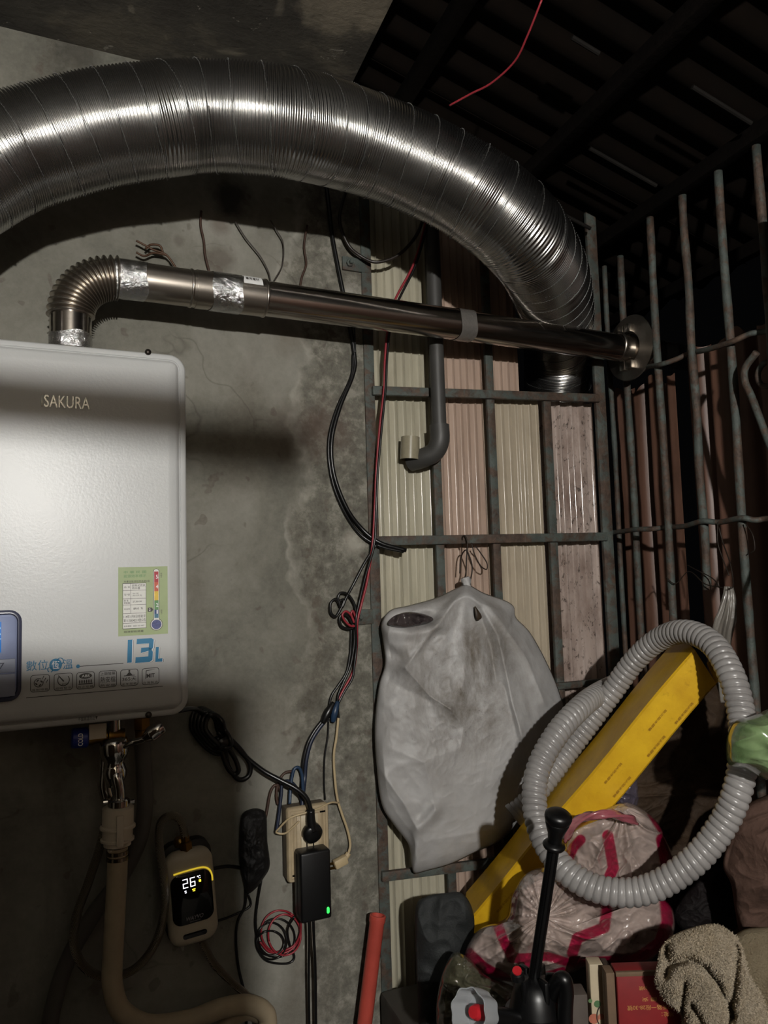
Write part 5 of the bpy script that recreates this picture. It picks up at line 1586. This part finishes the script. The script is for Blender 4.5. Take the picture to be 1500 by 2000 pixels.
obj('grip', wire([P(1075, 1960, 1.03), P(1085, 1925, 1.01), P(1100, 1912, 1.0), P(1106, 1935, 1.0), P(1104, 1980, 1.0), P(1104, 2060, 1.0)], 0.010, 14), M_PUMP, pmp, smooth=180)
M_REDPL = simple('red_plastic', '#b8232b', 0.35, var=0.1)
obj('relief_knob', along(lathe([(0.009, 0), (0.009, 0.007), (0.007, 0.009)], 20), P(1012, 1912, 1.0), P(1008, 1885, 1.0)), M_PUMP, pmp)
obj('red_insert', along(lathe([(0.006, 0), (0.006, 0.002)], 16), P(1010, 1897, 0.99), P(1008, 1885, 0.985)), M_REDPL, pmp)
na, nb2 = P(1020, 1990, 1.02), P(950, 1982, 0.99)
obj('nozzle_arm', cyl(na, nb2, 0.011, 18), M_PUMP, pmp, smooth=50)
def frosted():
    t = NT('frosted_clear_plastic')
    t.set('#c9cdd0', 0.25)
    t.b.inputs['Transmission Weight'].default_value = 0.55
    t.b.inputs['IOR'].default_value = 1.2
    t.bump(t.noise(t.coord('pos'), 60, 3), 0.05, 0.002)
    return t.m
M_FROST = frosted()
nz0, nz1 = P(945, 1978, 0.99), P(893, 1975, 0.955)
prof_ = [(0.012, 0), (0.024, 0.002), (0.026, 0.016), (0.027, 0.034), (0.0255, 0.034), (0.0245, 0.016), (0.0225, 0.0035), (0.004, 0.0025)]
gc = lathe(prof_, 48, False)
gc = ([Vector((v.x * (1 + 0.05 * math.cos(8 * math.atan2(v.y, v.x))), v.y * (1 + 0.05 * math.cos(8 * math.atan2(v.y, v.x))), v.z)) for v in gc[0]], gc[1])
obj('nozzle_cup', along(gc, nz0, nz1), M_FROST, pmp, smooth=50)
nd_ = (nz1 - nz0).normalized()
obj('nozzle_tip', along(lathe([(0.009, 0.0), (0.0095, 0.018), (0.007, 0.024), (0.002, 0.0245)], 16), nz0, nz1), M_REDPL, pmp, smooth=50)

# ------------------------------------------------------------------ soft things in the pile
def film(name, base, stripe=None, alpha=0.25, rough=0.10, bump=0.5):
    t = NT(name)
    co = t.coord('pos')
    c = t.ramp(t.noise(co, 14, 5), [(0.3, base[0]), (0.7, base[1])])
    if stripe:
        at = t.n('Attribute', _attribute_name='mask')
        c = t.mix(at.outputs['Fac'], c, stripe)
    t.set(c, rough + 0.1)
    t.b.inputs['Coat Weight'].default_value = 1.0
    t.b.inputs['Coat Roughness'].default_value = 0.06
    t.b.inputs['Coat IOR'].default_value = 1.7
    t.bump(t.noise(co, 24, 2, 0.5, 2.2), bump * 0.25, 0.012)
    if alpha:
        tr = t.n('BsdfTransparent')
        mx = t.n('MixShader')
        mx.inputs[0].default_value = alpha
        t.l(t.b.outputs[0], mx.inputs[1])
        t.l(tr.outputs[0], mx.inputs[2])
        t.l(mx.outputs[0], t.out.inputs['Surface'])
    return t.m
def cloth(name, a, b, rough=0.85, bump=0.5, scale=220):
    t = NT(name)
    co = t.coord('pos')
    c = t.ramp(t.noise(co, 22, 6, 0.6), [(0.3, a), (0.7, b)])
    t.set(c, rough)
    t.b.inputs['Specular IOR Level'].default_value = 0.25
    t.bump(t.noise(co, scale, 5, 0.7), bump, 0.004)
    return t.m
M_PINKFILM = film('pink_striped_film', ('#a8968d', '#cbb8b0'), '#a3123f', 0.30)
M_CONT = simple('crumpled_contents', '#6d5f4b', 0.6, var=0.4, scale=25, bump=0.5)
def stripes(pls):
    def f(x, y):
        v = 0.0
        for pl, w_ in pls:
            v = max(v, min(1.0, max(0.0, (w_ - seg_dist(x, y, pl)) / 2.5 + 0.5)))
        return v
    return f
def crease(a1, a2, a3, z_, pole=None, rad=0.014):
    def f(x, y, t_):
        wx, wy = x + 30 * nz(x, y, 0.008, z_ + 20), y + 30 * nz(x, y, 0.008, z_ + 21)
        return a1 * (rid(wx, wy * 1.3, 0.008, z_) - 0.45) + a2 * (rid(wx * 0.7, wy * 1.4, 0.022, z_ + 3) ** 3 - 0.3) + a3 * (rid(wx, wy, 0.06, z_ + 6) ** 2 - 0.3) + ray_f(x, y)
    def ray_f(x, y):
        if pole is None:
            return 0.0
        dx, dy = x - pole[0], y - pole[1]
        r_ = math.hypot(dx, dy)
        th = math.atan2(dy, dx) + 0.25 * nz(x, y, 0.01, z_)
        return rad * min(1.0, r_ / 40) * max(0.2, 1 - r_ / 260) * (rid(math.cos(th) * 60, math.sin(th) * 60, 0.05, z_ + r_ * 0.004) ** 2 - 0.3)
    return f

def softbag(name, label, cat, outline, center, depth, tf, tb, disp, mat, nth=200, nt=70, attr=None, part='bag_body', contents=None, power=0.5):
    th = thing(name, P(center[0], max(p[1] for p in outline), depth if not callable(depth) else depth(*center)), label, cat)
    g, A = pillow(outline, center, depth, tf, tb, disp, nth, nt, power, attr=attr)
    obj(part, g, mat, th, smooth=180, attr={'mask': A} if attr else None)
    if contents is not None:
        inner = [((x - center[0]) * 0.80 + center[0], (y - center[1]) * 0.80 + center[1]) for x, y in outline]
        g, A = pillow(inner, center, depth, tf * 0.68, tb * 0.7, lambda x, y, t_: 0.008 * rid(x, y, 0.02, 8), 90, 24)
        obj('contents', g, contents, th, smooth=180)
    return th
up = softbag('carrier_bag', 'pink-striped clear carrier bag stuffed full inside the hose loop', 'bag',
    [(1098, 1712), (1100, 1660), (1112, 1622), (1146, 1600), (1186, 1578), (1222, 1566), (1252, 1578), (1284, 1606), (1306, 1650), (1316, 1690), (1308, 1735), (1270, 1760), (1190, 1766), (1125, 1752)], (1205, 1676), 1.28, 0.085, 0.05,
    crease(0.014, 0.005, 0.002, 1.0, (1215, 1575), 0.020), M_PINKFILM, attr=stripes([([(1187, 1632), (1193, 1665), (1198, 1695), (1186, 1722), (1176, 1760)], 11), ([(1104, 1690), (1120, 1655), (1134, 1640)], 10), ([(1294, 1640), (1304, 1690), (1290, 1740)], 13), ([(1270, 1590), (1290, 1620)], 6), ([(1120, 1615), (1190, 1585)], 5)]), contents=M_CONT)
hb_ = [P(1104, 1640, 1.215), P(1118, 1612, 1.195), P(1150, 1594, 1.185), P(1190, 1590, 1.185), P(1226, 1598, 1.195), P(1240, 1606, 1.21)]
obj('handle', tube(spline(hb_, 10), 0.007, 12, rf=lambda s_, a_: 0.0055 + 0.0025 * math.sin(a_ * 3 + s_ * 120)), film('pink_handle_film', ('#a0505c', '#b37a7c'), None, 0.15), up, smooth=180)
lo = softbag('carrier_bag', 'wide crumpled pink-striped carrier bag below the hose loop', 'bag',
    [(908, 1868), (918, 1838), (940, 1812), (988, 1792), (1000, 1748), (1030, 1704), (1076, 1694), (1110, 1722), (1140, 1748), (1210, 1768), (1280, 1752), (1312, 1772), (1318, 1815), (1300, 1850), (1262, 1880), (1205, 1890), (1150, 1886), (1122, 1898), (1080, 1912), (1020, 1922), (962, 1908), (925, 1890)], (1105, 1815), 1.235, 0.08, 0.05,
    crease(0.018, 0.006, 0.002, 4.0, (1062, 1790), 0.016), M_PINKFILM, 260, 90, attr=stripes([([(915, 1862), (945, 1890), (985, 1912)], 11), ([(972, 1806), (984, 1838), (1000, 1868), (1040, 1882)], 10), ([(1004, 1745), (996, 1790)], 8), ([(1186, 1772), (1180, 1812), (1128, 1832), (1118, 1862)], 11), ([(1300, 1762), (1304, 1800), (1290, 1842), (1240, 1876)], 12), ([(1000, 1872), (1070, 1868), (1110, 1880), (1190, 1876), (1240, 1872)], 9), ([(1070, 1905), (1100, 1896)], 8)]), contents=M_CONT)
softbag('plastic_bag', 'clear olive-tinted plastic bag at the lower left of the pile', 'bag',
    [(884, 1862), (915, 1870), (950, 1905), (1000, 1925), (1030, 1950), (1030, 2050), (960, 2080), (880, 2070), (852, 2000), (858, 1920)], (935, 1975), 1.20, 0.05, 0.05, crease(0.010, 0.006, 0.003, 7.0),
    film('olive_film', ('#4c4836', '#5c5a48'), None, 0.3), contents=simple('dark_contents', '#2b2a24', 0.7))
softbag('grey_tarpaulin', 'folded dark grey tarpaulin standing behind the yellow carton', 'tarpaulin',
    [(812, 1772), (830, 1752), (870, 1744), (905, 1746), (926, 1790), (922, 1860), (915, 1950), (910, 2080), (860, 2100), (824, 2080), (816, 1960), (812, 1850)], (866, 1900), 1.31, 0.04, 0.05,
    lambda x, y, t_: 0.010 * (rid(x * 2, y * 0.5, 0.012, 2) - 0.4) + 0.004 * (rid(x, y, 0.03, 4) - 0.5), cloth('dark_grey_tarp', '#242626', '#353737', 0.6), part='tarp_body', power=0.22)
softbag('brown_sack', 'dark brown sack slumped behind the hose loop', 'sack',
    [(1170, 1590), (1200, 1480), (1270, 1400), (1340, 1330), (1400, 1330), (1440, 1400), (1450, 1500), (1440, 1620), (1390, 1720), (1310, 1760), (1230, 1740), (1180, 1690)], (1320, 1540), 1.37, 0.045, 0.03,
    crease(0.012, 0.006, 0.002, 11.0), cloth('dark_brown_sack_cloth', '#2b2016', '#3c2d1f', 0.7), part='sack_body')
softbag('purple_bag', 'small dusky purple bag peeping out behind the yellow carton', 'bag',
    [(1196, 1560), (1206, 1530), (1226, 1510), (1244, 1520), (1250, 1560), (1240, 1590), (1210, 1595)], (1224, 1555), 1.34, 0.03, 0.03, crease(0.006, 0.005, 0.003, 13.0), film('purple_film', ('#4a4450', '#5d5662'), None, 0.1), 90, 30)
softbag('brown_garment', 'dull brown garment bunched at the right edge', 'garment',
    [(1412, 1690), (1424, 1640), (1440, 1590), (1480, 1560), (1560, 1540), (1620, 1600), (1620, 1800), (1560, 1840), (1490, 1832), (1448, 1822), (1436, 1780), (1428, 1728)], (1520, 1700), 1.14, 0.05, 0.05,
    crease(0.014, 0.004, 0.001, 15.0), cloth('brown_cloth', '#443229', '#58433a', 0.85), part='garment_body')
softbag('black_bag', 'black bag in the shadowed gap beside the brown garment', 'bag',
    [(1316, 1790), (1330, 1758), (1366, 1716), (1400, 1690), (1430, 1700), (1444, 1760), (1440, 1812), (1390, 1830), (1340, 1822)], (1384, 1770), 1.27, 0.03, 0.05, crease(0.008, 0.004, 0.002, 17.0), cloth('black_bag_cloth', '#0e0b0b', '#191313', 0.7))
# green bag hanging at the right
M_STRIPH = film('green_handle_film', ('#4f6b40', '#7d9468'), None, 0.1)
gb = softbag('plastic_bag', 'translucent green plastic bag bulging in from the right edge', 'bag',
    [(1422, 1432), (1436, 1408), (1470, 1398), (1530, 1376), (1600, 1380), (1650, 1430), (1640, 1510), (1560, 1530), (1500, 1524), (1458, 1504), (1424, 1494), (1418, 1462)], (1535, 1455), 1.04, 0.07, 0.06,
    lambda x, y, t_: 0.022 * (rid(x * 0.8, y * 1.2, 0.010, 20) - 0.4) + 0.006 * (rid(x * 0.6 + y * 0.5, y * 1.5 - x * 0.4, 0.022, 22) ** 2 - 0.3),
    film('green_film', ('#5f7f4c', '#9cb583'), None, 0.28, 0.12), contents=simple('pale_green_contents', '#8f9a6c', 0.5, var=0.3))
obj('handle', wire([P(1545, 1400, 1.03), P(1570, 1360, 1.03), P(1590, 1250, 1.04), P(1575, 1120, 1.08), PR(1556, 1004, 0.012), PR(1560, 1018, -0.01)], 0.004, 8), M_STRIPH, gb, smooth=180)
# twisted clear strip tied to the grille
M_STRIP = film('milky_strip_film', ('#6d6860', '#8d8880'), None, 0.25, 0.25)
ws = thing('twisted_plastic', PR(1425, 1290, 0.03), 'twisted strip of milky plastic tied to the right grille', 'plastic')
sp_ = spline([PR(1424, 1146, 0.02), PR(1424, 1165, 0.022), PR(1420, 1195, 0.025), PR(1412, 1235, 0.03), PR(1410, 1275, 0.03), PR(1418, 1320, 0.03), PR(1422, 1370, 0.03)], 16)
def strip_r(s_, a_):
    k_ = 0.007 + 0.011 * min(1, s_ / 0.06)
    return k_ * (1 + 0.22 * math.sin(a_ * 6 + s_ * 14) + 0.10 * math.sin(a_ * 13 - s_ * 30)) * (0.65 + 0.35 * abs(math.cos(a_ + s_ * 5)))
obj('strip_body', tube(sp_, 0.015, 60, True, strip_r), M_STRIP, ws, smooth=180)
obj('tie', wire([PR(1422, 1150, 0.035), PR(1430, 1148, 0.03), PR(1432, 1136, 0.02), PR(1426, 1100, 0.01), PR(1412, 1060, 0.0), PR(1404, 1030, 0.0)], 0.0011, 6), M_WIRE, ws, smooth=180)
def rw(label, pts):
    obj('tie_wire', wire([PR(*p) for p in pts], 0.0011, 6), M_WIRE, smooth=180, label=label, cat='wire')
rw('upper thin wire slanting across the right grille bars', [(1343, 1104, 0.0), (1362, 1114, 0.012), (1392, 1130, 0.012), (1405, 1148, 0.02)])
rw('lower thin wire slanting to the twisted plastic', [(1301, 1128, 0.014), (1320, 1140, 0.006), (1346, 1116, 0.0), (1376, 1140, 0.014), (1402, 1146, 0.02), (1424, 1150, 0.024)])
rw('thin curved wire dangling from the lower cross rod', [(1402, 1020, 0.01), (1402, 1060, 0.012), (1412, 1092, 0.012), (1424, 1124, 0.016)])
rw('short hooked wire end right of the fourth bar', [(1456, 1022, 0.01), (1470, 1045, 0.012), (1474, 1072, 0.012), (1466, 1080, 0.012)])

# cartons at the bottom
M_REDBOX = simple('red_carton', '#7d1e20', 0.42, var=0.15, scale=30)
M_KRAFT = simple('kraft_board', '#6b5642', 0.75, var=0.2)
M_IVBOX = simple('ivory_carton', '#b5a78d', 0.5, var=0.1)
M_GOLD = simple('gold_print', '#b98a4d', 0.45, var=0.1)
def carton(name, label, tl, tr_, depth_, thick, mat, tilt=0.0):
    a, b = P(tl[0], tl[1], depth_), P(tr_[0], tr_[1], depth_)
    b.z = a.z
    x = (b - a).normalized()
    y = Vector((-x.y, x.x, 0))
    if y.dot(Fwd) < 0:
        y = -y
    L = (b - a).length
    H = a.z - ZL
    o = Vector((a.x, a.y, ZL))
    t_ = thing(name, o + x * L / 2, label, 'box')
    obj('box_body', xf(box((0, 0, 0.001), (L, thick, H), 0.0015), frame(o, x, y, W)), mat, t_)
    return t_, o, x, y, L, H
rb, o, x, y, L, H = carton('red_box', 'red carton with upside-down gold lettering under the towel', (1204, 1900), (1372, 1905), 1.03, 0.028, M_REDBOX)
obj('worn_edge', xf(box((-0.001, -0.0008, H - 0.005), (L, 0.004, H + 0.0006), 0.0004), frame(o, x, y, W)), M_KRAFT, rb)
obj('side_flap', xf(box((-0.013, 0.004, 0.0), (-0.0015, 0.026, H - 0.002), 0.001), frame(o, x, y, W)), M_KRAFT, rb)
def upside(body, cx_, cy_, wpx, hpx):
    q0 = on_plane(cx_ + wpx / 2, cy_ - hpx / 2, o - y * 0.0006, y)
    q1 = on_plane(cx_ - wpx / 2, cy_ - hpx / 2, o - y * 0.0006, y)
    q1.z = q0.z
    q2 = on_plane(cx_ + wpx / 2, cy_ + hpx / 2, o - y * 0.0006, y)
    q2 = Vector((q0.x, q0.y, q2.z))
    obj('gold_lettering', quad_map(text(body, 0.012), q0, q1, q2, -y), M_GOLD, rb, smooth=None)
upside('地址：', 1304, 1981, 24, 10)
upside('永和天路一段28-30號', 1275, 1966, 100, 10)
upside('北 國 安', 1277, 1951, 46, 8)
upside('30號', 1256, 1930, 16, 8)
ib, o, x, y, L, H = carton('ivory_box', 'ivory carton printed with a green and red drawing', (1151, 1884), (1178, 1886), 1.07, 0.022, M_IVBOX)
for (cx_, cy_, r_, c) in ((1167, 1961, 7, '#4f6e4a'), (1153, 1955, 4, '#5b7650'), (1160, 1990, 10, '#a86450'), (1174, 1986, 6, '#b0705a')):
    q0 = on_plane(cx_ - r_, cy_ + r_, o - y * 0.0006, y)
    q1 = on_plane(cx_ + r_, cy_ + r_, o - y * 0.0006, y)
    q2 = on_plane(cx_ - r_, cy_ - r_, o - y * 0.0006, y)
    obj('printed_spot', quad_map(disc(0.5, 16), q0, q1, q2, -y), simple('spot_' + c[1:], c, 0.5), ib, smooth=None)
obj('printed_stem', wire([on_plane(px_, py_, o - y * 0.001, y) for px_, py_ in ((1171, 1966), (1167, 1976), (1166, 1990), (1172, 2004))], 0.0008, 5), M_INK, ib)
obj('board_edge', xf(box((L + 0.001, 0.0, 0.0), (L + 0.009, 0.020, H - 0.001), 0.001), frame(o, x, y, W)), simple('dark_board', '#3a2f26', 0.7), ib)
gbk, o, x, y, L, H = carton('grey_block', 'grey-brown block wedged right of the pump sprayer', (1112, 1944), (1148, 1956), 1.06, 0.03, simple('grey_brown_block', '#4f4640', 0.7, var=0.15))

# ------------------------------------------------------------------ towels
def towel_mat(name, a, b):
    t = NT(name)
    co = t.coord('pos')
    pile = t.noise(co, 330, 4, 0.8)
    c = t.ramp(t.noise(co, 30, 5), [(0.3, a), (0.7, b)])
    c = t.mix(t.math('MULTIPLY', t.ramp(pile, [(0.35, 1.0), (0.6, 0.0)]), 0.5), c, '#8b7c66')
    t.set(c, 0.95)
    t.b.inputs['Specular IOR Level'].default_value = 0.1
    t.bump(pile, 1.0, 0.006)
    return t.m
M_TOWEL = towel_mat('beige_terry', '#d6c4a8', '#e8d9c2')
M_TOWEL2 = towel_mat('dark_beige_terry', '#8a7d66', '#a3967c')
folds = [([(1300, 1850), (1306, 1885), (1300, 1905)], 9), ([(1318, 1880), (1345, 1872), (1378, 1890), (1404, 1925), (1420, 1960), (1432, 1985)], 8), ([(1338, 1920), (1332, 1965), (1330, 2000)], 7), ([(1440, 1850), (1436, 1910), (1432, 1945), (1424, 2000)], 9), ([(1352, 1965), (1372, 2000)], 7)]
def towel_disp(x, y, t_):
    f = 0.010 * nz(x, y, 0.012, 1.0) + 0.004 * nz(x, y, 0.03, 2.0)
    for pl, w_ in folds:
        f -= 0.030 * math.exp(-(seg_dist(x, y, pl) / w_) ** 2)
    f += 0.0022 * nz(x, y, 0.28, 4.0) + 0.0016 * nz(x, y, 0.6, 6.0)
    return f
tw_ = softbag('towel', 'crumpled beige terry towel in the lower right corner', 'towel',
    [(1284, 1880), (1290, 1852), (1312, 1828), (1350, 1812), (1396, 1804), (1430, 1822), (1450, 1850), (1462, 1900), (1490, 1950), (1505, 2010), (1490, 2080), (1350, 2090), (1328, 2040), (1330, 1985), (1300, 1955), (1282, 1925), (1279, 1905)], (1385, 1930), 1.0, 0.055, 0.05,
    towel_disp, M_TOWEL, 420, 170, part='towel_body', power=0.4)
softbag('towel', 'darker beige towel behind the crumpled one at the right edge', 'towel',
    [(1424, 1850), (1436, 1826), (1470, 1812), (1540, 1820), (1600, 1900), (1600, 2080), (1480, 2090), (1440, 2000), (1430, 1920)], (1510, 1945), 1.045, 0.045, 0.05,
    lambda x, y, t_: 0.012 * nz(x, y, 0.012, 11.0) + 0.002 * nz(x, y, 0.3, 14.0), M_TOWEL2, 240, 90, part='towel_body', power=0.4)

# red pole leaning by the grille
M_REDPOLE = simple('orange_red_pipe', '#b34a3e', 0.42, var=0.15, scale=25)
pa = P(738, 1787, 1.375)
pb = P(712, 2000, 1.34)
dpole = (pb - pa).normalized()
pend = pa + dpole * ((pa.z - 0.01) / -dpole.z)
rp = thing('red_pipe', pend, 'orange-red plastic pipe leaning by the steel pole', 'pipe')
obj('pipe_tube', along(lathe([(0.0138, 0), (0.0148, 0.001), (0.0148, 0.010), (0.0132, 0.014), (0.0132, (pend - pa).length), (0.0110, (pend - pa).length), (0.0115, 0.0), (0.0138, 0)], 28, False), pa, pend), M_REDPOLE, rp, smooth=40)

# terry pile standing off the towel
tb_ = [c_ for c_ in tw_.children][0]
me_ = tb_.data
rn = random.Random(11)
V, F = [], []
pol = [p for p in me_.polygons if p.normal.dot(Fwd) < 0.15]
for i in range(42000):
    p = pol[rn.randrange(len(pol))]
    c_ = p.center
    d_ = (p.normal + Vector((rn.uniform(-1, 1), rn.uniform(-1, 1), rn.uniform(-1, 1))) * 0.7).normalized()
    s_ = Vector((rn.uniform(-1, 1), rn.uniform(-1, 1), rn.uniform(-1, 1))).cross(d_).normalized() * 0.00045
    b_ = c_ + Vector((rn.uniform(-1, 1), rn.uniform(-1, 1), rn.uniform(-1, 1))) * 0.0012 + tb_.location + tw_.location
    L_ = rn.uniform(0.0012, 0.0026)
    n_ = len(V)
    V += [b_ - s_, b_ + s_, b_ + d_ * L_ + s_ * 0.6, b_ + d_ * L_ - s_ * 0.6]
    F.append((n_, n_ + 1, n_ + 2, n_ + 3))
obj('terry_pile', (V, F), M_TOWEL, tw_, smooth=None, kind='stuff')
